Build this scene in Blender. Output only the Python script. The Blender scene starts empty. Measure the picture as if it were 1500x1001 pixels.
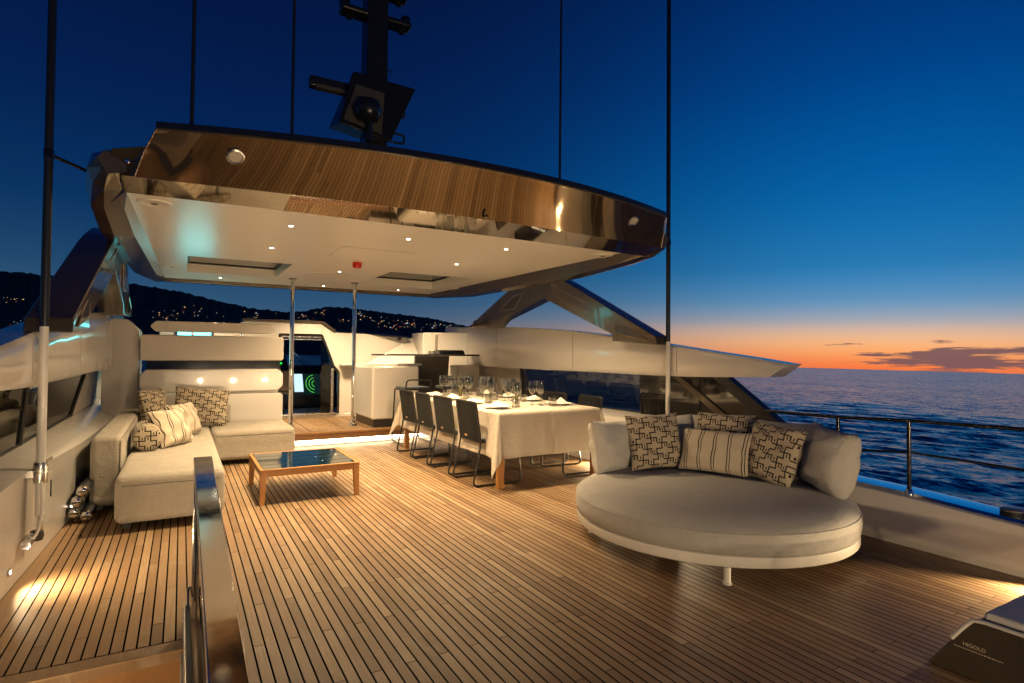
import bpy, bmesh, math, random
import numpy as np
from mathutils import Vector, Matrix, noise as mnoise
random.seed(7); rng = np.random.default_rng(7)
S = bpy.context.scene
COL = S.collection
R = math.radians
PI = math.pi

# ------------------------------------------------------------------ camera
H = 1.32                                     # lens height above the teak, metres
cam_d = bpy.data.cameras.new('camera'); cam = bpy.data.objects.new('camera', cam_d); COL.objects.link(cam)
_down = np.array([-.0085, 1, -.0215]); _down /= np.linalg.norm(_down)
_f = np.array([266.1 - 750, 0, 840.]); _f[1] = -(_f[0]*_down[0] + _f[2]*_down[2]) / _down[1]; _f /= np.linalg.norm(_f)
_rt = np.cross(_down, _f)
RC = np.array([_rt, _f, -_down])
ax, ay, az = RC @ [1, 0, 0], RC @ [0, -1, 0], RC @ [0, 0, -1]
cam.matrix_world = Matrix(((ax[0], ay[0], az[0], 0), (ax[1], ay[1], az[1], 0), (ax[2], ay[2], az[2], H), (0, 0, 0, 1)))
cam_d.sensor_width = 36; cam_d.lens = 840/1500*36
cam_d.clip_start = .05; cam_d.clip_end = 80000
S.camera = cam
S.render.engine = 'CYCLES'
S.cycles.use_denoising = True
try: S.cycles.denoiser = 'OPENIMAGEDENOISE'
except Exception: pass
S.cycles.max_bounces = 7; S.cycles.diffuse_bounces = 3; S.cycles.glossy_bounces = 4
S.cycles.transparent_max_bounces = 24
S.cycles.sample_clamp_indirect = 4.0
S.cycles.caustics_reflective = False; S.cycles.caustics_refractive = False
S.view_settings.view_transform = 'Standard'; S.view_settings.look = 'None'
S.view_settings.exposure = .38; S.view_settings.gamma = 1

SEA_UP = Vector((.022, -.002, 1)).normalized()   # the yacht heels a little

# ------------------------------------------------------------------ node helper
class N:
    def __init__(s, tree): s.t = tree
    def n(s, typ, **kw):
        x = s.t.nodes.new(typ)
        for k, v in kw.items():
            if hasattr(x, k) and not k.startswith('i_'): setattr(x, k, v)
        return x
    def l(s, a, b): s.t.links.new(a, b)
    def m(s, op, a, b=None, c=None, clamp=False):
        x = s.t.nodes.new('ShaderNodeMath'); x.operation = op; x.use_clamp = clamp
        for i, v in enumerate((a, b, c)):
            if v is None: continue
            if isinstance(v, (int, float)): x.inputs[i].default_value = v
            else: s.l(v, x.inputs[i])
        return x.outputs[0]
    def vm(s, op, a, b=None):
        x = s.t.nodes.new('ShaderNodeVectorMath'); x.operation = op
        for i, v in enumerate((a, b)):
            if v is None: continue
            if isinstance(v, (tuple, list, Vector)): x.inputs[i].default_value = tuple(v)
            else: s.l(v, x.inputs[i])
        return x.outputs['Value'] if op in ('DOT_PRODUCT', 'LENGTH') else x.outputs[0]
    def mix(s, f, a, b, blend='MIX'):
        x = s.t.nodes.new('ShaderNodeMix'); x.data_type = 'RGBA'; x.blend_type = blend
        for i, v in ((0, f), (6, a), (7, b)):
            if isinstance(v, (int, float)): x.inputs[i].default_value = v if i == 0 else (v, v, v, 1)
            elif isinstance(v, (tuple, list)): x.inputs[i].default_value = tuple(v) + ((1,) if len(v) == 3 else ())
            else: s.l(v, x.inputs[i])
        return x.outputs[2]
    def ramp(s, f, stops, interp='LINEAR'):
        x = s.t.nodes.new('ShaderNodeValToRGB'); x.color_ramp.interpolation = interp
        e = x.color_ramp.elements
        while len(e) < len(stops): e.new(.5)
        for q, (p, c) in zip(e, stops):
            q.position = p; q.color = tuple(c) + ((1,) if len(c) == 3 else ())
        s.l(f, x.inputs[0]); return x.outputs[0]
    def noise(s, vec, scale, detail=4, rough=.55, dist=0):
        x = s.t.nodes.new('ShaderNodeTexNoise'); x.inputs['Scale'].default_value = scale
        x.inputs['Detail'].default_value = detail; x.inputs['Roughness'].default_value = rough; x.inputs['Distortion'].default_value = dist
        if vec is not None: s.l(vec, x.inputs['Vector'])
        return x.outputs[0]
    def scale(s, vec, sc):
        x = s.t.nodes.new('ShaderNodeMapping'); x.inputs['Scale'].default_value = sc; s.l(vec, x.inputs['Vector']); return x.outputs[0]
    def bump(s, h, strength, dist=.01, normal=None):
        x = s.t.nodes.new('ShaderNodeBump'); x.inputs['Strength'].default_value = strength; x.inputs['Distance'].default_value = dist
        s.l(h, x.inputs['Height'])
        if normal is not None: s.l(normal, x.inputs['Normal'])
        return x.outputs[0]

def lin(r, g, b): 
    f = lambda c: (c/255)/12.92 if c <= 10 else (((c/255)+.055)/1.055)**2.4
    return (f(r), f(g), f(b))

# ------------------------------------------------------------------ dusk sky (afterglow to starboard)
W = bpy.data.worlds.new('World'); S.world = W; W.use_nodes = True
W.cycles.sampling_method = 'MANUAL'; W.cycles.sample_map_resolution = 256
w = N(W.node_tree); W.node_tree.nodes.clear()
geo = w.n('ShaderNodeTexCoord').outputs['Generated']
el = w.m('ARCSINE', w.vm('DOT_PRODUCT', geo, SEA_UP))               # elevation above the true horizon
el = w.m('MULTIPLY', el, 180/PI)
GLOW = Vector((.90, .43, 0)).normalized()
hx = w.n('ShaderNodeSeparateXYZ'); w.l(geo, hx.inputs[0])
flat = w.vm('NORMALIZE', w.vm('MULTIPLY', geo, (1, 1, 0)))
ca = w.vm('DOT_PRODUCT', flat, GLOW)
ang = w.m('DIVIDE', w.m('ARCCOSINE', w.m('MINIMUM', ca, .99999)), R(27))
side = w.m('EXPONENT', w.m('MULTIPLY', w.m('MULTIPLY', ang, ang), -1))
fe = w.m('DIVIDE', el, 60, clamp=True)
D = 60.
warm = w.ramp(fe, [(0, lin(232, 110, 58)), (.7/D, lin(236, 130, 70)), (1.7/D, lin(240, 164, 100)), (2.9/D, lin(224, 176, 136)), (4.2/D, lin(146, 156, 168)),
                   (6.0/D, lin(80, 136, 178)), (9/D, lin(22, 112, 168)), (16.5/D, lin(0, 86, 152)), (25/D, lin(0, 56, 122)), (36/D, lin(0, 32, 84)), (1, lin(2, 16, 48))], 'B_SPLINE')
cool = w.ramp(fe, [(0, lin(56, 84, 110)), (3/D, lin(50, 84, 114)), (7/D, lin(26, 64, 98)), (12/D, lin(6, 46, 90)), (20/D, lin(3, 28, 74)), (32/D, lin(3, 18, 56)), (1, lin(2, 12, 40))], 'B_SPLINE')
sky = w.mix(side, cool, warm)
# thin cloud bars low over the horizon
az_ = w.m('ARCTAN2', hx.outputs[1], hx.outputs[0])
cv = w.n('ShaderNodeCombineXYZ'); w.l(w.m('MULTIPLY', az_, 5.2), cv.inputs[0]); w.l(w.m('MULTIPLY', el, .80), cv.inputs[1])
cn = w.noise(cv.outputs[0], 1.7, 7, .62, .35)
band = w.m('MULTIPLY', w.m('SUBTRACT', 1, w.m('ABSOLUTE', w.m('DIVIDE', w.m('SUBTRACT', el, 1.0), 2.0)), clamp=True), 1.0)
azb = w.m('MULTIPLY_ADD', az_, -6, 3.62, clamp=True)               # the bank thins out towards the bow
cov = w.m('MULTIPLY_ADD', w.m('MULTIPLY', band, azb), .30, cn)
cm = w.m('MULTIPLY', w.m('SUBTRACT', cov, .655), 12, clamp=True)
up_ok = w.m('GREATER_THAN', band, .001)
cm = w.m('MULTIPLY', w.m('MULTIPLY', cm, up_ok), .93)
sky = w.mix(cm, sky, lin(108, 80, 84))
bg = w.n('ShaderNodeBackground'); w.l(sky, bg.inputs[0]); bg.inputs[1].default_value = .90
wo = w.n('ShaderNodeOutputWorld'); w.l(bg.outputs[0], wo.inputs[0])

WARM = (1, .715, .40)

# ------------------------------------------------------------------ materials
MATS = {}
def mat(name, base, rough=.5, metal=0, spec=.5, coat=0, bump=None, trans=0, noise_col=None, emit=None, estr=0, sheen=0):
    m = bpy.data.materials.new(name); m.use_nodes = True; k = N(m.node_tree)
    p = m.node_tree.nodes['Principled BSDF']
    p.inputs['Base Color'].default_value = tuple(base) + (1,); p.inputs['Roughness'].default_value = rough
    p.inputs['Metallic'].default_value = metal; p.inputs['Specular IOR Level'].default_value = spec
    p.inputs['Coat Weight'].default_value = coat; p.inputs['Coat Roughness'].default_value = .03
    if sheen: p.inputs['Sheen Weight'].default_value = sheen
    pos = k.n('ShaderNodeNewGeometry').outputs['Position']
    if noise_col:
        sc, amt = noise_col
        c = k.mix(k.noise(pos, sc, 5), tuple(v*(1-amt) for v in base), tuple(min(1, v*(1+amt)) for v in base)); k.l(c, p.inputs['Base Color'])
        r = k.m('MULTIPLY_ADD', k.noise(pos, sc*2.3, 3), .16, rough-.06); k.l(r, p.inputs['Roughness'])
    if bump:
        sc, st = bump
        k.l(k.bump(k.noise(pos, sc, 3), st, .004), p.inputs['Normal'])
    if emit:
        p.inputs['Emission Color'].default_value = tuple(emit) + (1,); p.inputs['Emission Strength'].default_value = estr
    MATS[name] = m; return m

def teak_mat(name, dark, mid, light, rough, grain=1.0, weather=0):
    m = bpy.data.materials.new(name); m.use_nodes = True; k = N(m.node_tree)
    p = m.node_tree.nodes['Principled BSDF']
    g = k.n('ShaderNodeNewGeometry'); oi = k.n('ShaderNodeObjectInfo')
    rnd = k.m('FRACT', k.m('MULTIPLY_ADD', oi.outputs['Random'], 7.31, g.outputs['Random Per Island']))
    off = k.n('ShaderNodeCombineXYZ'); k.l(k.m('MULTIPLY', rnd, 37), off.inputs[0]); k.l(k.m('MULTIPLY', rnd, 91), off.inputs[1])
    v = k.vm('ADD', g.outputs['Position'], off.outputs[0])
    grn = k.noise(k.scale(v, (150*grain, 3.2, 40)), 1, 5, .6, .6)
    tone = k.ramp(rnd, [(0, dark), (.35, mid), (.7, mid), (1, light)])
    c = k.mix(k.m('MULTIPLY_ADD', grn, 1.5, -.35, clamp=True), tuple(.62*a for a in dark), tone)
    c = k.mix(.72, tone, c)
    blot = k.noise(g.outputs['Position'], 2.1, 4)
    c = k.mix(k.m('MULTIPLY_ADD', blot, 1.2, -.45, clamp=True), c, tuple(a*.72 + .02 for a in mid))
    if weather:                                                     # salt-dried patches
        wn = k.noise(k.scale(g.outputs['Position'], (3.2, 1.5, 1)), 1.5, 7, .68)
        c = k.mix(k.m('MULTIPLY', k.m('MULTIPLY_ADD', wn, 6, -3.35, clamp=True), weather), c, (.40, .33, .24))
    k.l(c, p.inputs['Base Color'])
    k.l(k.m('MULTIPLY_ADD', k.noise(g.outputs['Position'], 5, 5), .34, rough-.17), p.inputs['Roughness'])
    k.l(k.bump(grn, .22, .002), p.inputs['Normal'])
    p.inputs['Specular IOR Level'].default_value = .4
    MATS[name] = m; return m

teak_mat('deck_teak', (.17, .094, .040), (.34, .212, .106), (.52, .365, .21), .46, weather=.45)
teak_mat('trim_teak', (.24, .115, .04), (.32, .165, .062), (.38, .21, .085), .38, .35)
teak_mat('furniture_teak', (.36, .15, .035), (.45, .20, .05), (.52, .24, .065), .42, .5)
mat('caulk', (.004, .0037, .0034), .95, spec=.02)
mat('gelcoat', (.69, .655, .60), .16, spec=.5, coat=.5, noise_col=(1.7, .03))
mat('gelcoat_satin', (.56, .52, .46), .34, coat=.15, noise_col=(2.3, .04))
mat('lining', (.88, .85, .79), .29, spec=.65, coat=.0)
mat('bronze_gloss', (.195, .15, .10), .045, metal=.85, coat=.5)
mat('bronze_strut', (.085, .068, .047), .19, metal=.30, coat=.3)
mat('seam_bronze', (.36, .29, .20), .3, metal=.6)
mat('black_gloss', (.008, .008, .009), .08, coat=.6)
mat('black_matt', (.010, .010, .012), .55)
mat('mast_paint', (.012, .013, .016), .28)
mat('radar_cream', (.07, .062, .05), .5)
mat('lens_milk', (.45, .42, .36), .3)
mat('chrome', (.78, .77, .75), .055, metal=1, noise_col=(6, .02))
mat('steel_brushed', (.55, .54, .52), .24, metal=1, noise_col=(9, .05))
mat('grey_metal', (.22, .21, .20), .35, metal=.6)
mat('cap_polish', (.72, .78, .84), .13, metal=1)
mat('rail_backlit', (.035, .035, .04), .2, metal=.7)  # stainless rail; its backlit darkness is put into the base colour
mat('pole_white', (.62, .60, .56), .28, coat=.2)
mat('red_plastic', (.42, .012, .010), .3)
mat('chair_frame', (.022, .020, .017), .36, metal=.25)
mat('rope', (.012, .013, .011), .8, bump=(520, .4))
mat('pad_slate', (.030, .045, .060), .85, bump=(430, .3), sheen=.3)
mat('plinth', (.018, .014, .011), .35)
mat('smoky_panel', (.055, .046, .034), .22, coat=.3)
mat('counter_dark', (.05, .042, .034), .18, coat=.4)
mat('porcelain', (.78, .76, .71), .12, coat=.4)
mat('rubber', (.02, .02, .02), .6)
mat('leather_brown', (.10, .07, .05), .45)
mat('cabin_dark', (.012, .012, .014), .5)
mat('bed_frame', (.70, .67, .60), .35)
mat('crate_brown', (.050, .036, .020), .55, bump=(260, .2))
mat('crate_grey', (.62, .60, .56), .6, bump=(200, .2))
mat('print_cream', (.62, .52, .36), .6)
mat('bottle_oil', (.10, .09, .012), .08, coat=.5)
mat('bottle_green', (.02, .16, .02), .12, coat=.5)
mat('chair_badge', (.50, .32, .18), .4, metal=.5)

def fabric(name, base, scale=260, var=.14, stripes=None, keypat=False, slub=.12, crease=0):
    m = bpy.data.materials.new(name); m.use_nodes = True; k = N(m.node_tree)
    p = m.node_tree.nodes['Principled BSDF']
    tc = k.n('ShaderNodeTexCoord'); pos = tc.outputs['Object']; uv = tc.outputs['UV']
    a = k.noise(k.scale(pos, (9, 9, scale)), 1, 3, .7); b = k.noise(k.scale(pos, (scale, 14, 14)), 1, 3, .7)
    th = k.m('MULTIPLY_ADD', k.m('ADD', a, b), .5, 0)
    big = k.noise(pos, 3.1, 4)
    c = k.mix(th, tuple(v*(1-var*1.6) for v in base), tuple(v*(1+var*1.6) for v in base))
    c = k.mix(k.m('MULTIPLY', big, slub*2), c, tuple(v*.72 for v in base))
    if stripes or keypat:
        s = k.n('ShaderNodeSeparateXYZ'); k.l(uv, s.inputs[0])
        if stripes:                                                 # paired dark stripes, spacing in metres
            f = k.m('FRACT', k.m('DIVIDE', s.outputs[0], stripes))
            q = k.m('ADD', k.m('LESS_THAN', k.m('ABSOLUTE', k.m('SUBTRACT', f, .44)), .035), k.m('LESS_THAN', k.m('ABSOLUTE', k.m('SUBTRACT', f, .62)), .026))
            q = k.m('MINIMUM', q, 1)
        else:                                                       # stepped crosses with broken outline and dashes
            n = 1/.044
            u = k.m('MULTIPLY', s.outputs[0], n); v = k.m('MULTIPLY', s.outputs[1], n)
            i = k.m('FLOOR', u); j = k.m('FLOOR', v); fu = k.m('FRACT', u); fv = k.m('FRACT', v)
            kk = k.m('FLOORED_MODULO', k.m('MULTIPLY_ADD', j, 2, i), 5)
            is_ = lambda z: k.m('COMPARE', kk, z, .3)
            vr = k.m('MULTIPLY', k.m('ADD', k.m('ADD', is_(1), is_(2)), is_(3)), k.m('GREATER_THAN', fu, .77))
            hr = k.m('MULTIPLY', k.m('ADD', k.m('ADD', is_(1), is_(2)), is_(4)), k.m('GREATER_THAN', fv, .77))
            dash = k.m('MULTIPLY', k.m('MULTIPLY', k.m('ADD', is_(2), is_(3)), k.m('LESS_THAN', k.m('ABSOLUTE', k.m('SUBTRACT', fu, .40)), .10)), k.m('LESS_THAN', k.m('ABSOLUTE', k.m('SUBTRACT', fv, .42)), .26))
            q = k.m('MINIMUM', k.m('ADD', k.m('MAXIMUM', vr, hr), dash), 1)
        c = k.mix(q, c, (.016, .014, .013))
    k.l(c, p.inputs['Base Color']); p.inputs['Roughness'].default_value = .9; p.inputs['Sheen Weight'].default_value = .15
    p.inputs['Specular IOR Level'].default_value = .15
    nb = k.bump(k.m('ADD', th, k.m('MULTIPLY', big, 1.2)), .35, .004)
    if crease:
        wv = k.noise(k.scale(pos, (7, 7, 9)), 1, 4, .55, 2.2)
        nb = k.bump(wv, .55*crease, .05, nb)
    k.l(nb, p.inputs['Normal'])
    MATS[name] = m; return m
fabric('sofa_linen', (.335, .305, .25), 110, .26, crease=.35)
fabric('bed_canvas', (.40, .385, .35), 150, .13, slub=.14, crease=.3)
fabric('bolster_canvas', (.52, .50, .45), 150, .12, slub=.14, crease=.75)
fabric('key_print', (.44, .37, .27), 420, .06, keypat=True)
fabric('stripe_print', (.52, .45, .34), 420, .06, stripes=.115)
fabric('table_linen', (.50, .44, .355), 520, .04, slub=.14, crease=.35)
fabric('napkin_linen', (.80, .74, .64), 520, .03, slub=.05)
mat('piping', (.10, .09, .08), .8)

def glass(name, tint, base_refl=.05, rough=0.0, power=4.0):
    """thin glazing: tinted see-through pane with a Fresnel-like gloss"""
    m = bpy.data.materials.new(name); m.use_nodes = True; k = N(m.node_tree); m.node_tree.nodes.clear()
    t = k.n('ShaderNodeBsdfTransparent'); t.inputs[0].default_value = tuple(tint) + (1,)
    g = k.n('ShaderNodeBsdfGlossy'); g.inputs['Roughness'].default_value = rough
    lw = k.n('ShaderNodeLayerWeight'); lw.inputs[0].default_value = .5
    f = k.m('MULTIPLY_ADD', k.m('POWER', lw.outputs['Facing'], power), .8, base_refl, clamp=True)
    mx = k.n('ShaderNodeMixShader'); k.l(f, mx.inputs[0]); k.l(t.outputs[0], mx.inputs[1]); k.l(g.outputs[0], mx.inputs[2])
    o = k.n('ShaderNodeOutputMaterial'); k.l(mx.outputs[0], o.inputs[0])
    MATS[name] = m; return m
glass('window_glass', (.36, .41, .44), .06)
glass('smoked_glass', (.10, .10, .10), .07)
glass('teal_glass', (.25, .40, .42), .05)
glass('stemware', (.92, .93, .92), .11, .02, 1.6)
mat('slat_glass', (.006, .022, .026), .10, spec=.8, coat=.8)

def emission(name, col, strength):
    m = bpy.data.materials.new(name); m.use_nodes = True; k = N(m.node_tree); m.node_tree.nodes.clear()
    e = k.n('ShaderNodeEmission'); e.inputs[0].default_value = tuple(col) + (1,); e.inputs[1].default_value = strength
    o = k.n('ShaderNodeOutputMaterial'); k.l(e.outputs[0], o.inputs[0]); MATS[name] = m; return m
emission('lamp_glow', (1, .86, .66), 30)
emission('strip_glow', (1, .76, .48), 34)
emission('cyan_glow', (.12, .78, .80), 5)
emission('green_led', (.01, .8, .06), 2.0)
emission('town_glow', (1, .62, .28), .9)
emission('town_glow_white', (.75, .9, 1), .7)
emission('town_glow_red', (1, .12, .05), .7)
emission('screen_white', (.55, .78, .95), 1.0)
emission('screen_blue', (.08, .42, .62), .7)
emission('screen_black', (.004, .012, .012), 1.0)
emission('radar_green', (.10, .80, .08), .9)

# ------------------------------------------------------------------ mesh helpers
class MB:
    def __init__(s): s.v = []; s.f = []; s.uv = None
    def add(s, vs, fs):
        o = len(s.v); s.v += [tuple(map(float, q)) for q in vs]; s.f += [tuple(i + o for i in q) for q in fs]; return s
    def box(s, lo, hi):
        x0, y0, z0 = lo; x1, y1, z1 = hi
        return s.add([(x0,y0,z0),(x1,y0,z0),(x1,y1,z0),(x0,y1,z0),(x0,y0,z1),(x1,y0,z1),(x1,y1,z1),(x0,y1,z1)],
                     [(3,2,1,0),(4,5,6,7),(0,1,5,4),(1,2,6,5),(2,3,7,6),(3,0,4,7)])
    def prism(s, poly, axis, a, b):
        n = len(poly)
        def P(q, t):
            return (t, q[0], q[1]) if axis == 'x' else (q[0], t, q[1]) if axis == 'y' else (q[0], q[1], t)
        vs = [P(q, a) for q in poly] + [P(q, b) for q in poly]
        fs = [tuple(range(n))[::-1], tuple(range(n, 2*n))] + [(i, (i+1) % n, n + (i+1) % n, n + i) for i in range(n)]
        return s.add(vs, fs)
    def tube(s, path, r, n=8, closed=False, cap=True):
        path = [Vector(q) for q in path]; m = len(path); rs = r if isinstance(r, (list, tuple)) else [r]*m
        vs = []; up = None
        for i, p in enumerate(path):
            if closed: t = path[(i+1) % m] - path[i-1]
            else: t = path[min(i+1, m-1)] - path[max(i-1, 0)]
            t.normalize()
            if up is None:
                up = Vector((0, 0, 1)) if abs(t.z) < .9 else Vector((1, 0, 0))
            a = t.cross(up)
            if a.length < 1e-4: a = t.cross(Vector((0, 1, 0)))
            a.normalize(); b = a.cross(t).normalized(); up = b
            for j in range(n):
                th = 2*PI*j/n; vs.append(p + (a*math.cos(th) + b*math.sin(th))*rs[i])
        fs = []
        for i in range(m if closed else m-1):
            for j in range(n):
                i2 = (i+1) % m; fs.append((i*n+j, i*n+(j+1) % n, i2*n+(j+1) % n, i2*n+j))
        if cap and not closed: fs += [tuple(range(n))[::-1], tuple(range((m-1)*n, m*n))]
        return s.add(vs, fs)
    def lathe(s, prof, n=16, c=(0, 0, 0), cap0=True, cap1=True):
        vs = []; fs = []; m = len(prof)
        for r, z in prof:
            for j in range(n):
                th = 2*PI*j/n; vs.append((c[0]+r*math.cos(th), c[1]+r*math.sin(th), c[2]+z))
        for i in range(m-1):
            for j in range(n): fs.append((i*n+j, i*n+(j+1) % n, (i+1)*n+(j+1) % n, (i+1)*n+j))
        if cap0: fs.append(tuple(range(n))[::-1])
        if cap1: fs.append(tuple(range((m-1)*n, m*n)))
        return s.add(vs, fs)
    def loft(s, secs, closed=True, cap=True):
        n = len(secs[0]); vs = [q for sec in secs for q in sec]; fs = []
        for i in range(len(secs)-1):
            for j in range(n if closed else n-1): fs.append((i*n+j, i*n+(j+1) % n, (i+1)*n+(j+1) % n, (i+1)*n+j))
        if cap and closed: fs += [tuple(range(n))[::-1], tuple(range((len(secs)-1)*n, len(secs)*n))]
        return s.add(vs, fs)
    def grid(s, fn, nu, nv, u0=0, u1=1, v0=0, v1=1):
        vs = [fn(u0+(u1-u0)*i/nu, v0+(v1-v0)*j/nv) for i in range(nu+1) for j in range(nv+1)]
        fs = [(i*(nv+1)+j, (i+1)*(nv+1)+j, (i+1)*(nv+1)+j+1, i*(nv+1)+j+1) for i in range(nu) for j in range(nv)]
        return s.add(vs, fs)
    def mesh(s, name, smooth=None, fix=True):
        me = bpy.data.meshes.new(name); me.from_pydata(s.v, [], s.f)
        if fix:
            bm = bmesh.new(); bm.from_mesh(me); bmesh.ops.recalc_face_normals(bm, faces=bm.faces); bm.to_mesh(me); bm.free()
        if s.uv is not None:
            l = me.uv_layers.new(name='UVMap'); vi = np.zeros(len(me.loops), dtype=np.int32); me.loops.foreach_get('vertex_index', vi)
            l.data.foreach_set('uv', np.asarray(s.uv, dtype=np.float32)[vi].ravel())
        if smooth:
            me.polygons.foreach_set('use_smooth', [True]*len(me.polygons)); me.set_sharp_from_angle(angle=R(smooth))
        me.update(); return me
    def build(s, name, m, parent=None, smooth=None, bevel=None, **tags):
        return link(name, s.mesh(name, smooth), m, parent, bevel, **tags)
def link(name, me, m, parent=None, bevel=None, label=None, cat=None, group=None, kind=None, loc=None):
    if m is not None and not me.materials: me.materials.append(MATS[m])
    o = bpy.data.objects.new(name, me); COL.objects.link(o)
    if loc is not None: o.location = loc
    if parent is not None:
        o.parent = parent
        if loc is None and not parent.get('_local'): o.matrix_parent_inverse = wmat(parent).inverted()
    if bevel:
        b = o.modifiers.new('bevel', 'BEVEL'); b.width = bevel[0]; b.segments = bevel[1]; b.limit_method = 'ANGLE'; b.angle_limit = R(35)
        b.harden_normals = True
        me.polygons.foreach_set('use_smooth', [True]*len(me.polygons)); me.set_sharp_from_angle(angle=R(50))
    tag(o, label, cat, group, kind); return o
def wmat(o):
    m = Matrix.LocRotScale(o.location, o.rotation_euler, o.scale)
    return wmat(o.parent) @ o.matrix_parent_inverse @ m if o.parent else m
def tag(o, label=None, cat=None, group=None, kind=None):
    if label: o['label'] = label
    if cat: o['category'] = cat
    if group: o['group'] = group
    if kind: o['kind'] = kind
    return o
def thing(name, label, cat, loc=(0, 0, 0), group=None, kind=None, local=False):
    o = bpy.data.objects.new(name, None); COL.objects.link(o); o.location = loc; o.empty_display_size = .1
    if local: o['_local'] = 1
    return tag(o, label, cat, group, kind)
def copy_tree(o, parent=None):
    c = o.copy(); COL.objects.link(c)
    if parent is not None: c.parent = parent
    for ch in list(o.children): copy_tree(ch, c)
    return c
def spot(name, loc, target, power, cone, blend=.6, radius=.025, color=WARM, parent=None):
    d = bpy.data.lights.new(name, 'SPOT'); d.energy = power; d.color = color; d.spot_size = R(cone); d.spot_blend = blend; d.shadow_soft_size = radius
    o = bpy.data.objects.new(name, d); COL.objects.link(o); o.location = loc
    o.rotation_euler = (Vector(target) - Vector(loc)).to_track_quat('-Z', 'Y').to_euler()
    if parent is not None:
        o.parent = parent
        if not parent.get('_local'): o.matrix_parent_inverse = wmat(parent).inverted()
    return o
def arc(c, r, a0, a1, n, z=0): return [(c[0]+r*math.cos(a0+(a1-a0)*i/n), c[1]+r*math.sin(a0+(a1-a0)*i/n), z) for i in range(n+1)]
def fillet(path, r, n=4):
    """round the inner corners of a 3-D polyline"""
    P = [Vector(q) for q in path]; out = [P[0]]
    for i in range(1, len(P)-1):
        a, b, c = P[i-1], P[i], P[i+1]; u = (a-b); v = (c-b); d = min(r, u.length*.49, v.length*.49)
        p0 = b + u.normalized()*d; p1 = b + v.normalized()*d
        for k in range(n+1):
            t = k/n; out.append(p0*(1-t)**2 + b*2*t*(1-t) + p1*t*t)
    return out + [P[-1]]
CX = 1.84                                                          # the yacht's centreline

# ------------------------------------------------------------------ the sea
def sea():
    def axis(near_lo, near_hi, step, far):
        a = list(np.arange(near_lo, near_hi, step)); g = step
        while a[-1] < far: g *= 1.06; a.append(a[-1]+g)
        b = []; x = near_lo; g = step
        while x > -far: g *= 1.10; x -= g; b.append(x)
        return np.array(b[::-1] + a)
    xs = axis(22, 120, .55, 45000); ys = axis(-12, 120, .6, 45000)
    X, Y = np.meshgrid(xs, ys, indexing='ij')
    dx = np.gradient(xs)[:, None]; dy = np.gradient(ys)[None, :]; st = np.maximum(dx, dy)
    Z = np.zeros_like(X)
    for i in range(54):
        lam = 2.0*(14/2.0)**rng.random(); th = R(205) + rng.normal(0, .55); kx, ky = 2*PI/lam*math.cos(th), 2*PI/lam*math.sin(th)
        amp = .0065*lam**.70*rng.uniform(.5, 1.2); fade = np.clip((lam/st - 2.2)/2.5, 0, 1)
        ph = kx*X + ky*Y + rng.uniform(0, 6.3); Z += amp*fade*(np.sin(ph) + .25*np.cos(2*ph))
    nx, ny = X.shape
    v = np.stack([X, Y, Z], -1).reshape(-1, 3)
    idx = np.arange(nx*ny).reshape(nx, ny)
    f = np.stack([idx[:-1, :-1], idx[1:, :-1], idx[1:, 1:], idx[:-1, 1:]], -1).reshape(-1, 4)
    me = bpy.data.meshes.new('sea'); me.from_pydata(v.tolist(), [], f.tolist()); me.polygons.foreach_set('use_smooth', [True]*len(me.polygons))
    m = bpy.data.materials.new('sea_water'); m.use_nodes = True; k = N(m.node_tree); p = m.node_tree.nodes['Principled BSDF']
    p.inputs['Base Color'].default_value = (.004, .075, .24, 1); p.inputs['Roughness'].default_value = .19; p.inputs['IOR'].default_value = 1.45
    pos = k.n('ShaderNodeTexCoord').outputs['Object']
    g = k.n('ShaderNodeNewGeometry'); acc = None
    for sc_, amp in (((2.0, 1.1, 1), .44), ((.55, .26, 1), .42), ((.13, .06, 1), .14), ((.022, .009, 1), .10)):
        tn = k.t.nodes.new('ShaderNodeTexNoise'); tn.inputs['Scale'].default_value = 1; tn.inputs['Detail'].default_value = 3; tn.inputs['Distortion'].default_value = .4
        k.l(k.scale(pos, sc_), tn.inputs['Vector'])
        d = k.vm('MULTIPLY', k.vm('SUBTRACT', tn.outputs['Color'], (.5, .5, .5)), (amp*2, amp*2, 0)); acc = d if acc is None else k.vm('ADD', acc, d)
    nrm = k.vm('NORMALIZE', k.vm('ADD', g.outputs['Normal'], acc))
    k.l(nrm, p.inputs['Normal']); me.materials.append(m)
    o = bpy.data.objects.new('sea', me); COL.objects.link(o); o['kind'] = 'structure'
    o.matrix_world = Matrix.Translation((0, 0, -8)) @ Vector((0, 0, 1)).rotation_difference(SEA_UP).to_matrix().to_4x4()
sea()

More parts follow.
